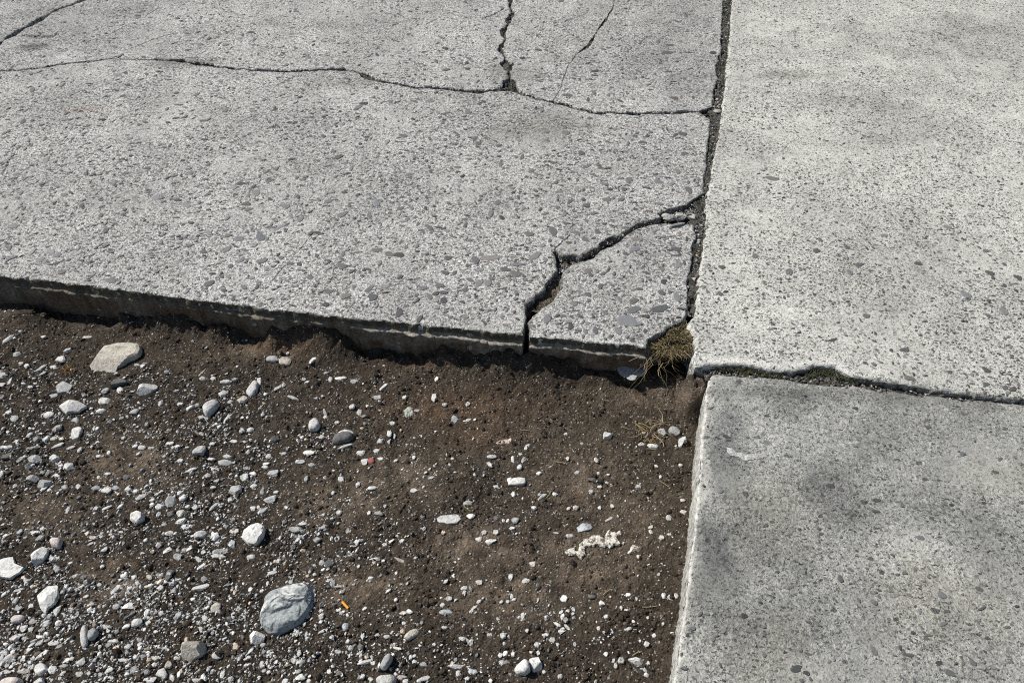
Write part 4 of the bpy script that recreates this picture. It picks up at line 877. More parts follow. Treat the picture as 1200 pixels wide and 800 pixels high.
labels, cats = {}, {}
for key, ks in named.items():
    tw, shp, far, d, nm = key
    for j, k in enumerate(ks):
        if len(ks) == 1: lab = f'{tw} {shp} lying {far}{d} {nm}'
        elif j < 3: lab = f'{SZ[j]} {tw} {shp} {far}{d} {nm}'
        else: lab = f'small {tw} {shp}, not among the three largest, {far}{d} {nm}'
        labels[k] = lab; cats[k] = 'pebble' if shp == 'pebble' else 'stone'
overflow = []
for k, s in enumerate(small):
    x, y, a, b, an, t = s
    if k >= LIMIT: overflow.append(s); continue
    cx, cy, cz = at(x, y)
    mpp = float(np.linalg.norm(P(x+1, y, cz)-P(x, y, cz)))
    # image ellipse -> ground ellipse
    ca, sa = math.cos(math.radians(an)), math.sin(math.radians(an))
    e1 = P(x+a*ca, y+a*sa, cz)-P(x, y, cz); e2 = P(x-b*sa, y+b*ca, cz)-P(x, y, cz)
    l1, l2 = np.hypot(*e1), np.hypot(*e2)
    if abs(ca) > 0.7: l2 *= 0.80
    else: l1 *= 0.9
    hgt = min(l1, l2)*random.uniform(0.5, 0.8)
    kind, me = random.choice(ROCKS[26:] if random.random() < 0.16 else ROCKS[:22])
    o = link('pebble' if cats[k] == 'pebble' else 'stone', me)
    o.location = (float(cx), float(cy), float(cz)+hgt*0.16)
    big_ax = e1 if l1 >= l2 else e2
    # the shapes are boxed along their own axes, so lay the long axis along the seen one
    o.rotation_euler = (random.uniform(-.22, .22), random.uniform(-.22, .22), math.atan2(e1[1], e1[0]))
    o.scale = (l1*1.06, l2*1.06, hgt)
    fb = random.uniform(.85, 1.1); o.color = (*[c*fb for c in TONE[t]], 1)
    tag(o, labels[k], cats[k], 'loose stones on the dirt')
print('traced stones', len(small), 'big', len(BIG))

# ------------------------------------------------------------------ gravel and crumbs that nobody could count
VAR = [cut_rock(I1, 500+k, 4, 0.35, 0.8) for k in range(24)]
VAR2 = [chip(540+k, 6)[0] for k in range(24)]; I2 = chip(540, 6)
def scatter_mesh(name, x, y, z, sx, sy, sz, rot, col, mat, var=VAR, base=I1, smooth=False, tilt=0.35):
    n = len(x); k = len(base[0])
    lib = np.array(var); v = lib[rng.integers(0, len(lib), n)]
    v = v*np.stack([sx, sy, sz], -1)[:, None, :]
    tx, ty = rng.normal(0, tilt, n), rng.normal(0, tilt, n)
    def rt(v, ang, i, j):
        c, s = np.cos(ang)[:, None], np.sin(ang)[:, None]
        a, b = v[..., i].copy(), v[..., j].copy()
        v[..., i] = a*c-b*s; v[..., j] = a*s+b*c
    rt(v, tx, 1, 2); rt(v, ty, 0, 2); rt(v, rot, 0, 1)
    v = v+np.stack([x, y, z], -1)[:, None, :]
    f = base[1][None]+(np.arange(n)*k)[:, None, None]
    return link(name, mesh_np(name, v.reshape(-1, 3), f.reshape(-1, 3), smooth, np.repeat(col, k, 0)), None, mat)

def sample_px(n, dens, x0=-560, x1=850, y0=360, y1=930):
    out = []; got = 0
    while got < n:
        q = np.stack([rng.uniform(x0, x1, n), rng.uniform(y0, y1, n)], -1)
        keep = rng.uniform(0, 1.1, n) < dens(q[:, 0], q[:, 1])
        w = P(q[:, 0], q[:, 1], ZD)
        keep &= (w[:, 1] > Y0+.02) & (w[:, 0] > X0+.03)
        for bx, by, br in big_px+MORTAR_AT: keep &= (np.hypot(q[:, 0]-bx, (q[:, 1]-by)*1.2) > br*0.9)
        # not inside the slabs
        d = dist_front(w[:, 0], w[:, 1])
        keep &= (q[:, 1] > np.interp(q[:, 0], [p[0] for p in FRONT+FRONT2]+[800, 840], [p[1]+30 for p in FRONT+FRONT2]+[445, 445]))
        keep &= q[:, 0] < np.interp(q[:, 1], [430, 480, 545, 610, 680, 740, 800, 985], [818, 818, 812, 806, 797, 788, 780, 760])
        out.append(q[keep]); got += keep.sum()
    return np.concatenate(out)[:n]
def stone_cols(n, dark=0.25):
    g = np.clip(np.where(rng.uniform(size=n) < .5, rng.normal(0.64, 0.07, n), rng.normal(0.40, .13, n)), 0.12, 0.74)
    g = np.where(rng.uniform(size=n) < dark, rng.uniform(0.07, 0.22, n), g)
    c = g[:, None]*np.array((1.0, 0.99, 0.95)); warm = rng.uniform(size=n) < 0.09
    c[warm] *= np.array((1.05, 0.85, 0.66)); return c
def ratio(n, lo, hi): return rng.uniform(lo, hi, n)
# coarse gravel, 5 to 10 mm
n = 5600; q = sample_px(n, lambda x, y: gravel_density(x, y)**1.25); x, y, z = at(q[:, 0], q[:, 1])
r = np.clip(rng.lognormal(math.log(0.0043), 0.32, n), 0.0026, 0.0078)
ra = ratio(n, .45, .95); h = r*ratio(n, .35, .8)
o = scatter_mesh('gravel', x, y, z+h*0.16, r, r*ra, h, np.where(rng.uniform(size=n) < .6, rng.normal(.75, .5, n), rng.uniform(0, 6.3, n)), stone_cols(n, .18), GRAVEL, VAR2, I2)
tag(o, 'loose pale gravel lying on the dirt', None, None, 'stuff')
# what the list above left over is gravel too
if overflow:
    ov = np.array([[s[0], s[1], s[2], s[3], math.radians(-s[4])] for s in overflow]); x, y, z = at(ov[:, 0], ov[:, 1])
    mpp = np.linalg.norm(P(ov[:, 0]+1, ov[:, 1], ZD)-P(ov[:, 0], ov[:, 1], ZD), axis=1)
    l1, l2 = ov[:, 2]*mpp*1.1, ov[:, 3]*mpp*1.1; h = np.minimum(l1, l2)*.7
    o = scatter_mesh('gravel', x, y, z+h*.3, l1, l2, h, ov[:, 4], np.array([TONE[s[5]] for s in overflow]), GRAVEL, VAR2, I2, tilt=.15)
    tag(o, 'small pale chips scattered over the dirt', None, None, 'stuff')
# grit, 1.5 to 5 mm
n = 40000; q = sample_px(n, lambda x, y: gravel_density(x, y)); x, y, z = at(q[:, 0], q[:, 1])
r = np.clip(rng.lognormal(math.log(0.0020), 0.42, n), 0.0009, 0.005); h = r*ratio(n, .35, .85)
o = scatter_mesh('grit', x, y, z+h*.22, r, r*ratio(n, .35, .9), h, np.where(rng.uniform(size=n) < .6, rng.normal(.75, .5, n), rng.uniform(0, 6.3, n)), stone_cols(n, .3), GRAVEL)
tag(o, 'fine pale grit strewn over the dirt', None, None, 'stuff')
# soil crumbs
n = 28000; q = sample_px(n, lambda x, y: 0.55+0.9*fbm(x, y, 1/28, 3, 61)-0.7*blobs(x, y, DUST)); x, y, z = at(q[:, 0], q[:, 1])
r = np.clip(rng.lognormal(math.log(0.0019), 0.60, n), 0.0008, 0.010); h = r*ratio(n, .5, .9)
cb = np.array((0.068, 0.054, 0.041))*rng.uniform(.6, 1.35, n)[:, None]
crumb = plain('soil_crumb', (0.08, 0.058, 0.042))
o = scatter_mesh('soil_crumbs', x, y, z+h*.2, r, r*ratio(n, .6, 1), h, rng.uniform(0, 6.3, n), cb, SOIL)
tag(o, 'brown soil crumbs covering the dirt', None, None, 'stuff')

# ------------------------------------------------------------------ pebbles bedded in the concrete
def peb_mesh(k):
    r = np.random.default_rng(700+k); m = 11
    th = np.linspace(0, 2*math.pi, m, endpoint=False)
    R = 1+0.16*np.sin(2*th+r.uniform(0, 6))+0.10*np.sin(3*th+r.uniform(0, 6))+r.normal(0, .045, m)
    x, y = R*np.cos(th), R*np.sin(th)
    V = np.concatenate([np.stack([x, y, np.full(m, -1.6)], 1), np.stack([x*.97, y*.97, np.full(m, .25)], 1), np.stack([x*.80, y*.80, np.full(m, .85)], 1), [[0, 0, 1.0]]])
    i = np.arange(m); j = (i+1) % m; f = []
    for a in range(2): f += [np.stack([a*m+i, a*m+j, (a+1)*m+j], 1), np.stack([a*m+i, (a+1)*m+j, (a+1)*m+i], 1)]
    f.append(np.stack([2*m+i, 2*m+j, np.full(m, 3*m)], 1))
    return V, np.concatenate(f)
PV = [peb_mesh(k) for k in range(14)]
PM = []
for v, f in PV:
    me = mesh_np('pebble', v, f, False); me.materials.append(PEBBLE); PM.append(me)
# the ones that catch the eye in the photograph: x y half-length half-width angle tone
EYE_L = "743 363 9 4 -12 .13;773 362 10 5 -15 .105;735 376 11 8 -10 .2;743 353 6 3 -15 .15;641 374 5 6 0 .2;616 380 6 5 0 .17;778 330 4 3 -30 .1;775 343 5 3 10 .16;793 348 5 5 0 .2;672 356 5 3 0 .18;689 345 4 3 0 .18;557 305 5 5 0 .16;592 316 6 3 5 .15;604 321 7 4 0 .17;607 310 8 2.5 0 .2;575 302 12 3.5 -5 .2;561 332 4 5 20 .2;572 332 5 4 -20 .2;515 335 5 3.5 0 .15;520 343 5 2.5 5 .14;545 340 4 3 -15 .15;496 338 5 3 0 .2;401 312 6 4 10 .2;363 325 4 3 0 .2;385 342 5 3 -20 .2;307 306 7 3 -20 .2;280 280 5 4 10 .19;305 278 6 5 -10 .19;300 226 5 4 10 .18;397 184 6 2.5 -15 .13;335 242 5 3 0 .18;441 238 5 4 0 .2;456 298 6 3 0 .16;405 347 6 4 0 .2;583 237 4 3 0 .18;575 250 4 4 0 .16;561 168 4 2 0 .11;536 196 4 2 0 .14;782 62 6 2.5 0 .1;835 62 4 2 0 .1;785 53 5 1.5 0 .15;650 106 5 4.5 0 .2;665 112 6 2 0 .17;790 115 5 2 0 .14;800 157 5 2.5 0 .15;753 167 5 2 0 .15;663 156 5 3 0 .17;802 180 4 2 0 .12;620 274 6 3 0 .2;627 300 7 4 -40 .2;605 308 9 3 0 .22;602 322 6 4 0 .19;648 271 5 6 0 .2;700 271 4 3 0 .17;687 241 4 3 20 .17;711 234 5 3 -10 .2;728 234 5 2 0 .18;744 292 6 3 0 .17;733 297 4 2 0 .15;792 292 6 3 5 .16;746 280 8 2 0 .17;807 223 4 5 0 .2;737 211 4 4 0 .18;731 222 3 3 0 .15;728 234 5 2 0 .15;750 279 7 2 0 .2;787 267 10 3 -25 .2;812 233 5 3 0 .2;15 265 6 3 0 .21;40 331 7 5 0 .22;67 299 5 3 0 .2;75 228 4 2 0 .18"
EYE_R = "925 318 4.5 4 20 .14;957 294 4 3 0 .15;961 281 3 2.5 0 .12;993 290 3 2.5 0 .11;1007 310 5 2.5 -10 .14;996 319 4 3 20 .15;1076 309 4 2.5 -10 .13;1160 320 5 3 0 .14;1193 325 5 3 10 .14;1131 345 5 5 -20 .2;1176 365 6 4 20 .2;1060 410 5 3 -10 .1;976 398 5 2 -20 .09;1156 433 6 3 25 .09;1066 443 7 3 20 .16;1156 450 4 2.5 0 .1;1187 456 4 4 30 .1;1015 370 4 3 -30 .16;1036 276 4 2 0 .2;846 313 4 2.5 0 .13;844 344 4 2.5 20 .15;905 209 8 3 10 .17;885 300 4 3 0 .2;1110 266 5 2 0 .2;1155 294 4 2 0 .22;819 361 3 3 0 .12;845 345 4 2.5 30 .17"
EYE_W = "985 573 4 3 0 .12;1027 586 5 2.5 -10 .11;1026 599 5 2 10 .13;872 721 5 3 35 .06;933 783 8 4 -10 .07;945 788 4 3 0 .07;1024 762 4 6 0 .16;1113 788 7 4 30 .12;1150 713 5 2 -25 .1;985 678 4 4 20 .12;926 688 5 2 -15 .15;1105 731 5 2.5 -30 .14;1140 776 4 4 0 .15;1060 671 4 2 0 .12;1065 767 6 2.5 0 .12;856 488 3 2 0 .15;1128 532 4 2.5 0 .16;1110 467 4 3 0 .15;1103 697 5 5 0 .2;1052 673 3 2 0 .1;1078 630 5 3 0 .2;1087 500 4 2 0 .14;1166 553 4 2 0 .14;878 446 12 4 -3 .22;850 436 4 2 0 .2"
def bed_pebbles(keys, n, med, lo, hi, tone_lo, tone_hi, z0, parent_of, box, limit, eye, mat_loc):
    poly = {k: polys[k] for k in keys}
    items = []
    for it in eye.split(';'):
        x, y, a, b, an, t = map(float, it.split())
        w = P(x, y, z0); ca, sa = math.cos(math.radians(an)), math.sin(math.radians(an))
        e1 = P(x+a*ca, y+a*sa, z0)-w; e2 = P(x-b*sa, y+b*ca, z0)-w
        items.append([w[0], w[1], np.hypot(*e1), np.hypot(*e2), math.atan2(e1[1], e1[0]), t, 1])
    qx, qy = rng.uniform(box[0], box[1], n), rng.uniform(box[2], box[3], n)
    w = P(qx, qy, z0)
    L = np.clip(rng.lognormal(math.log(med), 0.38, n), lo, hi)
    for i in range(n):
        items.append([w[i, 0], w[i, 1], L[i], L[i]*rng.uniform(.38, .8), rng.uniform(0, math.pi), rng.uniform(tone_lo, tone_hi), 0])
    A = np.array(items)
    out = []
    grid = {}
    for i in range(len(A)):
        x, y, l1, l2 = A[i, :4]; m = max(l1, l2); ok = True
        gi, gj = int(x//0.03), int(y//0.03)
        for a in (-1, 0, 1):
            for b in (-1, 0, 1):
                for (ox, oy, om) in grid.get((gi+a, gj+b), ()):
                    if math.hypot(ox-x, oy-y) < (om+m)*0.72: ok = False
        if ok: grid.setdefault((gi, gj), []).append((x, y, m)); out.append(i)
    A = A[out]
    owner = np.full(len(A), '', object)
    for k in keys:
        ins = inside(poly[k], A[:, :2]); a, b = poly[k], np.roll(poly[k], -1, 0)
        d = dist_line(A[:, :2], a, b)
        owner[ins & (d > np.maximum(A[:, 2], A[:, 3])*0.9+0.004)] = k
    A, owner = A[owner != ''], owner[owner != '']
    # how large each shows in the photograph
    pxm = np.linalg.norm(A[:, :2], axis=1)
    sx, sy = Q(A[:, 0], A[:, 1], z0)
    inf = (sx > -5) & (sx < 1205) & (sy > -5) & (sy < 805)
    show = A[:, 2]*A[:, 3]/(A[:, 1]**2+CAM_H**2)**1.5*inf
    order = np.argsort(-show)
    single = set(order[:limit].tolist())
    for k in keys:
        par = parent_of[k]; off = np.array(mat_loc)
        mv, mf, mc = [], [], []; base = 0
        for i in np.where(owner == k)[0]:
            x, y, l1, l2, an, t, _ = A[i]
            hz = rng.uniform(0.0011, 0.0026)
            t = t*rng.uniform(.55, 1.0); wm = rng.uniform(-.05, .08); c = np.array((t*(1+wm), t, t*(1-wm)))
            zz = z0+0.0022*float(fbm(np.array([x]), np.array([y]), 3, 3, {'main': 44, 'corner': 45, 'farleft': 46, 'middle': 47, 'strip': 48, 'upright': 49, 'right': 64, 'lower': 65}[k])[0])
            if i in single and inf[i]:
                o = bpy.data.objects.new('pebble', PM[rng.integers(0, len(PM))]); COL.objects.link(o); o.parent = par
                o.location = (x-off[0], y-off[1], zz-off[2]); o.scale = (l1, l2, hz); o.rotation_euler = (0, 0, an)
                o.color = (*c, 1)
            else:
                v, f = PV[rng.integers(0, len(PV))]
                ca, sa = math.cos(an), math.sin(an)
                vx, vy = v[:, 0]*l1, v[:, 1]*l2
                mv.append(np.stack([vx*ca-vy*sa+x-off[0], vx*sa+vy*ca+y-off[1], v[:, 2]*hz+zz-off[2]], 1)); mf.append(f+base); base += len(v)
                mc.append(np.tile(c, (len(v), 1)))
        if mv:
            o = link('bedded_gravel', mesh_np('bedded_gravel', np.concatenate(mv), np.concatenate(mf), False, np.concatenate(mc)), par, PEBBLE_MASS); o['kind'] = 'stuff'
KL = ('main', 'corner', 'farleft', 'middle', 'strip', 'upright')
bed_pebbles(KL, 5400, 0.0078, 0.0045, 0.018, 0.08, 0.27, 0.0, PIECES, (-150, 870, -60, 420), 300, EYE_L, CR.location)
bed_pebbles(('right',), 2600, 0.0042, 0.0025, 0.0085, 0.075, 0.22, 0.0, {'right': RS}, (800, 1330, -60, 480), 300, EYE_R, RS.location)
bed_pebbles(('lower',), 700, 0.0036, 0.0022, 0.008, 0.09, 0.22, ZL, {'lower': LS}, (770, 1330, 430, 900), 300, EYE_W, LS.location)

# ------------------------------------------------------------------ what fills the joints
def fill_strip(centre, half, depth, seed, step=0.006, cols=13):
    c, u = resample(centre, step); n = normals2(c); s = np.linspace(-half, half, cols)
    X = c[:, 0][:, None]+n[:, 0][:, None]*s; Y = c[:, 1][:, None]+n[:, 1][:, None]*s
    Z = -depth+np.minimum(0.012*fbm(X, Y, 45, 3, seed)+0.007*fbm(X, Y, 150, 3, seed+1), depth*.85)
    a, b = X.shape; idx = np.arange(a*b).reshape(a, b)
    f = np.stack([idx[:-1, :-1], idx[1:, :-1], idx[1:, 1:], idx[:-1, 1:]], -1).reshape(-1, 4)
    return np.stack([X, Y, Z], -1).reshape(-1, 3), f
def strips(name, L, col, label, mat):
    V, Fc, base, C = [], [], 0, []
    for k, (c, half, dep) in enumerate(L):
        v, f = fill_strip(c, half, dep, 800+k*5); V.append(v); Fc.append(f+base); base += len(v)
    V = np.concatenate(V); nn = fbm(V[:, 0], V[:, 1], 40, 3, 77)
    o = link(name, mesh_np(name, V, np.concatenate(Fc), False, np.array(col)*(1+0.8*nn)[:, None]), None, mat)
    return tag(o, label, None, None, 'stuff')
wp = lambda pts: P([p[0] for p in pts], [p[1] for p in pts])
JC = [(866, -150), (853, 0), (849, 50), (845, 100), (839, 140), (834, 180), (829, 215), (826, 235), (821, 262), (819, 285), (815, 320), (811, 350), (809, 368)]
LC = [(826, 431), (850, 430), (890, 435), (930, 439), (960, 438), (990, 442), (1024, 450), (1060, 454), (1100, 459), (1200, 469), (1500, 495)]
strips('joint_dirt', [(wp(JC), 0.035, 0.009), (wp(LC), 0.025, 0.024), (K1[2], 0.02, 0.020), (K2[2], 0.02, 0.014), (K3[2], 0.03, 0.013), (K4[2], 0.012, 0.0045)], (0.075, 0.072, 0.060), 'dark gritty dirt packed in the joints and cracks', SOIL)
K5C = [(650, 345), (655, 325), (655, 308), (672, 306), (690, 298), (704, 288), (721, 281), (736, 272), (752, 263), (790, 254), (822, 240)]
strips('crack_soil', [(wp([(628, 361), (640, 349), (648, 338), (656, 322)]), 0.045, 0.022), (wp(K5C[1:]), 0.03, 0.026)], (0.10, 0.082, 0.062), 'brown soil showing in the widest crack', SOIL)
# grains lying in the joints
def joint_grains(L, n, name, label):
    xs, ys, zs = [], [], []
    for c, half, dep, w in L:
        c, u = resample(c, 0.004); i = rng.integers(0, len(c), int(n*w)); nn = normals2(c)[i]
        p = c[i]+nn*rng.normal(0, half, len(i))[:, None]; xs.append(p[:, 0]); ys.append(p[:, 1]); zs.append(np.full(len(i), -dep))
    x, y, z = map(np.concatenate, (xs, ys, zs)); m = len(x)
    r = np.clip(rng.lognormal(math.log(0.0022), .5, m), .001, .008); h = r*ratio(m, .5, .9)
    o = scatter_mesh(name, x, y, z+h*.4, r, r*ratio(m, .5, 1), h, rng.uniform(0, 6.3, m), stone_cols(m, .62)*0.75, GRAVEL)
    tag(o, label, None, None, 'stuff')
joint_grains([(wp(JC), 0.011, 0.008, .38), (K3[2], 0.014, 0.013, .16), (K2[2], .006, .020, .14), (wp([(655, 322), (655, 308), (672, 305), (690, 298)]), .012, .024, .08), (wp([(790, 252), (815, 244), (822, 262)]), .016, .016, .12), (wp(LC), .008, .022, .12)], 5200, 'joint_grit', 'loose grit caught in the joints and cracks')

def crumbs_on_top(L, n):
    xs = []
    for c, half, w in L:
        c, u = resample(c, 0.004); i = rng.integers(0, len(c), int(n*w)); xs.append(c[i]+normals2(c)[i]*(rng.normal(0, half, len(i)))[:, None])
    p = np.concatenate(xs); px_, py_ = Q(p[:, 0], p[:, 1], 0); m = len(p)
    r = np.clip(rng.lognormal(math.log(0.0014), .45, m), .0007, .005); h = r*ratio(m, .5, .9)
    o = scatter_mesh('crack_crumbs', p[:, 0], p[:, 1], h*.5-.0006, r, r*ratio(m, .5, 1), h, rng.uniform(0, 6.3, m), np.clip(stone_cols(m, .6), .04, .5)*.8, GRAVEL)
    tag(o, 'loose crumbs along the edges of the cracks', None, None, 'stuff')
crumbs_on_top([(wp(JC[:11]), .016, .3), (K3[2], .016, .2), (K2[2], .010, .25), (wp(K5C), .014, .2), (K1[2], .012, .05)], 1100)

# ------------------------------------------------------------------ loose lumps in the wide crack
def lump(name, px_, py_, a, b, h, z, col, label, cat, seed, rot=0.0, mat=STONE, group=None):
    w = P(px_, py_, z); mpp = float(np.linalg.norm(P(px_+1, py_, z)-w))
    v = cut_rock(I3, seed, 8, .45, .8, .18)
    me = mesh_np(name, v*np.array([a*mpp, b*mpp*1.35, h]), I3[1], False)
    o = link(name, me, None, mat); o.location = (float(w[0]), float(w[1]), z); o.rotation_euler = (0, 0, rot); o.color = (*col, 1)
    return tag(o, label, cat, group)
cc = (0.40, 0.39, 0.365)
lump('concrete_crumb', 783.5, 254.5, 8, 5, .013, -.004, cc, 'left one of two crumbled concrete lumps stuck in the wide crack', 'concrete lump', 901, .1, STONE, 'lumps in the wide crack')
lump('concrete_crumb', 797, 254, 7.5, 5, .013, -.004, cc, 'right one of two crumbled concrete lumps stuck in the wide crack', 'concrete lump', 902, .3, STONE, 'lumps in the wide crack')
lump('pebble', 811, 254.5, 6, 3, .010, -.006, (0.5, .49, .45), 'pale pebble in the crack junction beside the long joint', 'pebble', 903, -.3)
lump('pebble', 793, 265, 12, 3.2, .009, -.001, (0.21, .215, .21), 'long dark pebble bridging the wide crack below two crumbs', 'pebble', 904, .42)
lump('concrete_crumb', 668, 293, 8, 3.2, .010, -.004, (.42, .39, .36), 'pinkish crumbled concrete lump at the bend of the wide crack', 'concrete lump', 905, -.15)
lump('pebble', 632, 117, 4.5, 3, .008, -.003, (.16, .16, .16), 'dark pebble sunk in a hole beside the far crack', 'pebble', 906)
lump('pebble', 841, 131, 5, 2.6, .008, -.005, (.42, .41, .37), 'pale pebble stuck in the long joint', 'pebble', 907)

# ------------------------------------------------------------------ plants
def blade_mesh(n, cx, cy, cz, spread, length, width, lift, cols, seed, droop=1.0, lean=(0, 0)):
    r = np.random.default_rng(seed); V, Fc, C, base = [], [], [], 0
    for i in range(n):
        a = r.uniform(0, 2*math.pi); d = spread*math.sqrt(r.uniform(0, 1))
        bx, by = cx+d*math.cos(a), cy+d*math.sin(a)*0.75
        L = length*r.uniform(.45, 1.2); dirx = math.cos(a+r.normal(0, .7))+lean[0]; diry = math.sin(a+r.normal(0, .7))+lean[1]
        up = lift*r.uniform(.4, 1.3); m = 6; t = np.linspace(0, 1, m)
        X = bx+dirx*L*t*0.8+0.22*L*np.sin(t*5+r.uniform(0, 6)); Y = by+diry*L*t*0.8+0.22*L*np.sin(t*4.3+r.uniform(0, 6)); Z = cz+up*L*(t-droop*t*t)
        w = width*r.uniform(.6, 1.3)*(1-t**2*0.85); sx, sy = -diry, dirx; s = math.hypot(sx, sy)+1e-6; sx /= s; sy /= s
        a_ = np.stack([X+sx*w, Y+sy*w, Z], 1); b_ = np.stack([X-sx*w, Y-sy*w, Z], 1); c_ = np.stack([X, Y, Z+w*.8], 1)
        V.append(np.concatenate([a_, c_, b_])); k = np.arange(m-1)
        f = [np.stack([k, k+1, m+k+1, m+k], 1)+base, np.stack([m+k, m+k+1, 2*m+k+1, 2*m+k], 1)+base]; Fc += f; base += 3*m
        C.append(np.tile(np.array(cols[r.integers(0, len(cols))])*r.uniform(.7, 1.25), (3*m, 1)))
    return np.concatenate(V), np.concatenate(Fc), np.concatenate(C)
def leaf_mat():
    n = N('dry_grass'); c = n.new('ShaderNodeAttribute', attribute_name='tone').outputs['Color']
    n.lk(c, n.b.inputs['Base Color']); n.b.inputs['Roughness'].default_value = 0.7
    return n.m
BLADE = leaf_mat()
DRY = [(.27, .21, .11), (.18, .13, .06), (.36, .29, .16), (.10, .07, .035)]; GREEN = [(.070, .068, .024), (.095, .08, .034), (.045, .045, .018), (.15, .12, .06)]
tw = P(787, 405, -0.03); TX, TY = float(tw[0]), float(tw[1])
tuft = root('grass_tuft', (TX, TY, -0.10)); tag(tuft, 'dry grass tuft with a green crown growing where three slabs meet', 'grass tuft')
def blades(name, par, args, mat=BLADE, stuff=False):
    v, f, c = blade_mesh(*args[0], **args[1]); v = v-np.array(par.location)
    o = link(name, mesh_np(name, v, f, False, c), par, mat)
    if stuff: o['kind'] = 'stuff'
    return o
gw = P(797, 386, 0.0)
blades('green_blades', tuft, ((300, float(gw[0]), float(gw[1]), -0.014, 0.040, 0.022, 0.0011, 1.0, GREEN+DRY, 31), dict(droop=.8)), stuff=True)
gw2 = P(787, 402, -.01)
blades('dry_blades', tuft, ((360, float(gw2[0]), float(gw2[1]), -0.022, 0.055, 0.030, 0.0011, 0.9, DRY+GREEN, 32), dict(droop=.75, lean=(-.1, -.1))), stuff=True)
gw3 = P(774, 412, -.03)
blades('hanging_blades', tuft, ((46, float(gw3[0]), float(gw3[1]), -0.030, 0.035, 0.085, 0.0009, .3, DRY, 33), dict(droop=2.6, lean=(-.3, -.7))), stuff=True)
vv = cut_rock(I3, 77, 3, .6, .9, .3)
rc = link('root_clump', mesh_np('root_clump', vv*np.array([.050, .042, .045])+np.array([0.004, 0.012, 0.042]), I3[1], False, np.tile(np.array((.05, .038, .026)), (len(vv), 1))), tuft, SOIL)
# sprig on the dirt
sx_, sy_, sz_ = map(float, at(762, 505)); sprig = root('grass_sprig', (sx_, sy_, sz_)); tag(sprig, 'straggling dry grass sprig lying on the dirt by the kerb slab', 'grass sprig')
blades('dry_stalks', sprig, ((26, sx_, sy_, sz_+.002, 0.035, 0.060, 0.0010, .6, [(.36, .30, .18), (.30, .22, .10), (.40, .34, .22)], 41), dict(droop=.9)), stuff=True)
blades('crown_blades', sprig, ((40, sx_-.005, sy_-.012, sz_+.002, 0.03, 0.018, 0.0009, .8, DRY[:2]+[(.30, .20, .06)], 42), dict(droop=.8)), stuff=True)
# tan moss by the large stone
mx, my, mz = map(float, at(81, 434)); mo = root('dry_moss', (mx, my, mz)); tag(mo, 'rusty tan clump of dry moss beside the large tan stone', 'moss clump')
blades('fronds', mo, ((70, mx, my, mz+.001, 0.016, 0.014, 0.0011, .9, [(.26, .17, .07), (.18, .11, .045)], 43), dict(droop=.7)), stuff=True)
# moss along the joint
ms = [(842, 431), (850, 431), (858, 431), (866, 433), (874, 434), (882, 435), (892, 436), (902, 438), (915, 440), (950, 438), (960, 436), (968, 436), (978, 437), (986, 441), (1000, 446)]
V, Fc, C, base = [], [], [], 0
for i, (a, b) in enumerate(ms):
    w = P(a, b, -.015); v, f, c = blade_mesh(34, float(w[0]), float(w[1]), -.018, .012, .010, .0011, 1.4, [(.045, .055, .018), (.07, .075, .025), (.05, .045, .025)], 60+i, droop=.6)
    V.append(v); Fc.append(f+base); C.append(c); base += len(v)
tag(link('moss', mesh_np('moss', np.concatenate(V), np.concatenate(Fc), False, np.concatenate(C)), None, BLADE), 'dark moss growing in the joint of the kerb slab', None, None, 'stuff')

# straws lying about
STRAW = [(655, 542, 6, 10, 'pale straw lying beside the white rectangular chip'), (711, 694, 6, -38, 'short yellow straw below the white mortar patch'), (761, 711, 9, -5, 'long thin straw pointing at the kerb slab'), (615, 505, 5, 0, 'short straw below the soil under the slab edge'),
         (643, 580, 5, -55, 'yellowish straw standing by a pale sliver'), (777, 567, 5, 30, 'short straw near the kerb slab side'), (547, 596, 6, 40, 'green straw touching the flat grey-centred stone'), (745, 766, 5, -30, 'fine straw above the white pointed stone'), (733, 502, 5, 18, 'pale straw just left of the dry grass sprig'), (763, 527, 6, 10, 'pale straw below the dry grass sprig')]
for k, (a, b, l, an, lb) in enumerate(STRAW):
    x, y, z = map(float, at(a, b)); e = P(a+l*math.cos(math.radians(an)), b+l*math.sin(math.radians(an)), z)-P(a, b, z); L = float(np.hypot(*e)); r = .0011
    m = 8; t = np.linspace(-1, 1, m); bow = .06*L*(1-t*t)*(1 if k % 2 else -1)
    ring = [(0, 1), (.87, -.5), (-.87, -.5)]
    v = np.array([(tt*L, bw+dy*r, dz*r) for tt, bw in zip(t, bow) for dy, dz in ring]); f = []
    for i in range(m-1):
        for j in range(3): f.append((i*3+j, (i+1)*3+j, (i+1)*3+(j+1) % 3, i*3+(j+1) % 3))
    o = link('straw', mesh_np('straw', v, np.array(f), True, np.tile(np.array((.42, .34, .18) if k != 6 else (.25, .25, .07)), (len(v), 1))), None, BLADE)
    o.location = (x, y, z+.004); o.rotation_euler = (0, random.uniform(-.1, .1), math.atan2(e[1], e[0])); tag(o, lb, 'straw', 'straws on the dirt')

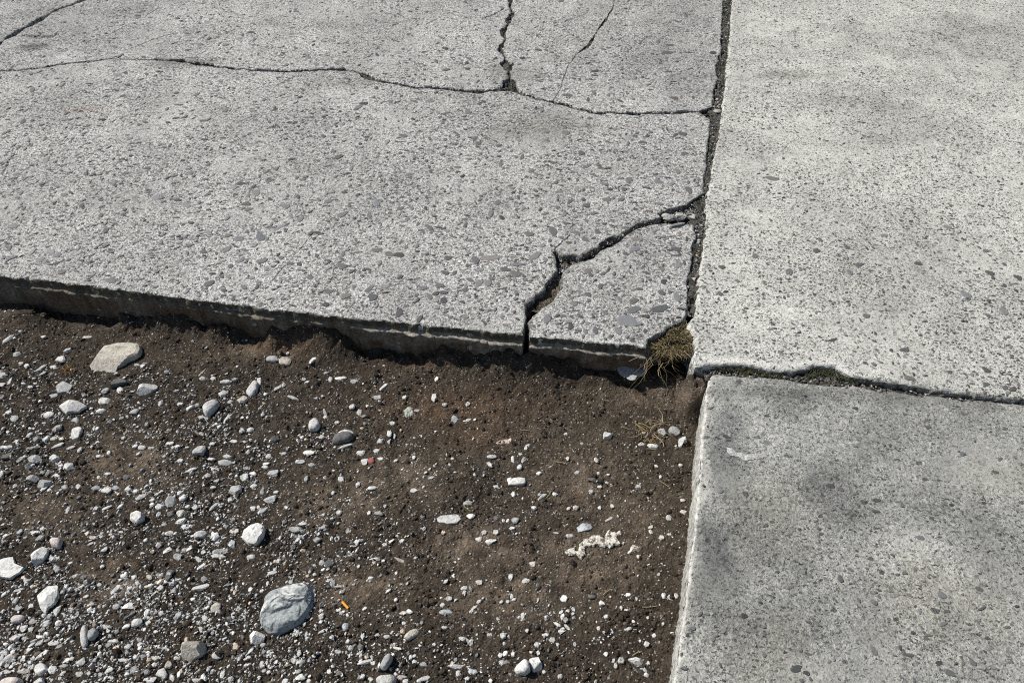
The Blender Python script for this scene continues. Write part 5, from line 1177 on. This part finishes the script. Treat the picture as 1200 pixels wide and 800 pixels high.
# ------------------------------------------------------------------ odd scraps
def crust(name, outline_px, h, mat, label, cat, seed, sub=0.0045, rag=1.1, zfun=None, parent=None, flat=0):
    """thin ragged crust over the ground inside an outline"""
    pl = np.array(outline_px, float)
    if zfun is None: w = np.stack(at(pl[:, 0], pl[:, 1])[:2], -1)
    else: w = P(pl[:, 0], pl[:, 1], zfun)
    p, _ = resample(np.concatenate([w, w[:1]]), sub*.7); p = p[:-1]
    n = normals2(p); u = np.arange(len(p))*1.0
    p = p+n*(fbm(u, u*0+seed, .35, 3, seed)*sub*rag)[:, None]
    lo, hi = p.min(0), p.max(0); g = np.stack(np.meshgrid(np.arange(lo[0], hi[0], sub*.6), np.arange(lo[1], hi[1], sub*.6)), -1).reshape(-1, 2)
    g = g+rng.uniform(-.2, .2, g.shape)*sub; g = g[inside(p, g)]
    g = g[dist_line(g, p, np.roll(p, -1, 0)) > sub*.35] if len(g) else g
    al = np.concatenate([p, g])
    vs, es, fs, *_ = delaunay_2d_cdt([Vector(q) for q in al], [], [list(range(len(p)))], 1, 1e-7)
    v2 = np.array([(v[0], v[1]) for v in vs]); d = dist_line(v2, p, np.roll(p, -1, 0))
    zb = zlook(v2[:, 0], v2[:, 1]) if zfun is None else np.full(len(v2), zfun)
    if flat: zb = np.full(len(v2), zb.mean())+flat*0.7+0.5*(zb-zb.mean())
    z = zb-h*.5+h*1.6*np.clip(d/(sub*.8), 0, 1)**.6+h*(.25 if flat else .8)*fbm(v2[:, 0], v2[:, 1], 160, 2, seed)
    c = np.array([v2[:, 0].mean(), v2[:, 1].mean(), zb.mean()])
    loc = c if parent is None else np.array(parent.location)
    o = link(name, mesh_np(name, np.concatenate([v2, z[:, None]], 1)-loc, np.array([f for f in fs if len(f) == 3]), False), parent, mat)
    if parent is None: o.location = c
    if label and parent is None: tag(o, label, cat)
    return o, c
def worn(name, col, under, lo, hi, scale=90):
    n = N(name); a = n.noise(scale, 5, 0.75); b = n.noise(260, 3, 0.7)
    c = n.mix(n.ramp(a.outputs[0], lo, hi), under, col)
    n.lk(n.mix(1.0, c, n.grey(n.ramp(b.outputs[0], .3, .7, .7, 1.25)), 'MULTIPLY'), n.b.inputs['Base Color']); n.bump(b.outputs[0], .8, .002)
    return n.m
MORT = worn('lime_mortar', (.62, .59, .52), (.13, .095, .066), .42, .54)
mr = root('mortar_patch', tuple(float(v) for v in (*P(700, 638, ZD), ZD))); tag(mr, 'broken white mortar patch bedded in brown dirt', 'mortar patch')
M8 = [(170, 375), (240, 330), (262, 330), (278, 368), (300, 366), (305, 300), (400, 230), (500, 215), (520, 240), (555, 246), (560, 190), (600, 165), (625, 190), (690, 170), (730, 190), (700, 230), (668, 240), (715, 295), (690, 320), (640, 302), (600, 335), (520, 330), (470, 314), (430, 322), (362, 332), (370, 400), (325, 445), (288, 402), (240, 420), (180, 405)]
for k, ol in enumerate(([(640+a/8, 600+b/8) for a, b in M8], [(735, 648), (739, 642), (741, 637), (746, 641), (752, 641), (749, 646), (743, 648), (738, 650)], [(746, 651), (750, 650), (750, 654), (747, 654)])):
    crust('mortar_fragment', ol, .0028, MORT, None, None, 20+k, .004, .9, parent=mr, flat=.0045)
# reddish stained dirt pebble
REDM = plain('red_stained_pebble', (.30, .10, .09), .4, 200)
x, y, z = map(float, at(435, 540)); v = cut_rock(I3, 66, 7, .45, .8)
o = link('pebble', mesh_np('pebble', v*np.array([.009, .010, .006]), I3[1], False), None, REDM); o.location = (x, y, z+.001); tag(o, 'red stained pebble beside two white chips', 'pebble', 'loose stones on the dirt')
o, _ = crust('plaster_smear', [(578, 520), (584, 516), (590, 515), (596, 512), (600, 515), (598, 519), (588, 520)], .002, plain('pink_plaster', (.44, .34, .27), .3), 'pinkish plaster smear pressed into the dirt', 'plaster smear', 51)
o, _ = crust('plaster_smear', [(472, 480), (478, 476), (484, 478), (486, 484), (479, 491), (474, 488)], .002, plain('green_plaster', (.36, .37, .32), .3), 'greenish grey plaster smear below the slab edge', 'plaster smear', 52)
# orange scrap: a short rolled cylinder
ORG = plain('orange_filter', (.78, .36, .06), .2, 300, .6, .3, .001)
x, y, z = map(float, at(405, 709.5)); bm = bmesh.new()
bmesh.ops.create_cone(bm, cap_ends=True, segments=14, radius1=.0036, radius2=.0033, depth=.0215)
bmesh.ops.bevel(bm, geom=[e for e in bm.edges if e.is_boundary or len(e.link_faces) == 2 and e.calc_face_angle(0) > 1.2], offset=.0005, segments=2, affect='EDGES')
for vtx in bm.verts: vtx.co.x *= 1+.12*math.sin(vtx.co.z*300); vtx.co.y *= .85
bmesh.ops.rotate(bm, verts=bm.verts, cent=(0, 0, 0), matrix=Matrix.Rotation(math.pi/2, 3, 'Y'))
me = bpy.data.meshes.new('orange_scrap'); bm.to_mesh(me); bm.free()
o = link('orange_scrap', me, None, ORG); o.location = (x, y, z+.004); o.rotation_euler = (0, .1, -.75); tag(o, 'small orange cylinder scrap lying right of the big cobble', 'scrap')
# white lime splashes on the kerb slab, belonging to its surface
LIME = worn('white_lime', (.52, .515, .49), (.27, .27, .25), .40, .60, 110)
for k, ol in enumerate(([(851, 523), (857, 524), (862, 531), (874, 532), (884, 531), (897, 529), (901, 532), (890, 537), (876, 538), (864, 535), (856, 533)], [(993, 519), (1000, 516), (1007, 518), (1000, 521)], [(1045, 658), (1048, 660), (1050, 667), (1058, 673), (1052, 674), (1046, 668)])):
    crust('lime_splash', ol, .0005, LIME, None, None, 70+k, .005, 2.0, ZL+.0004, LS)
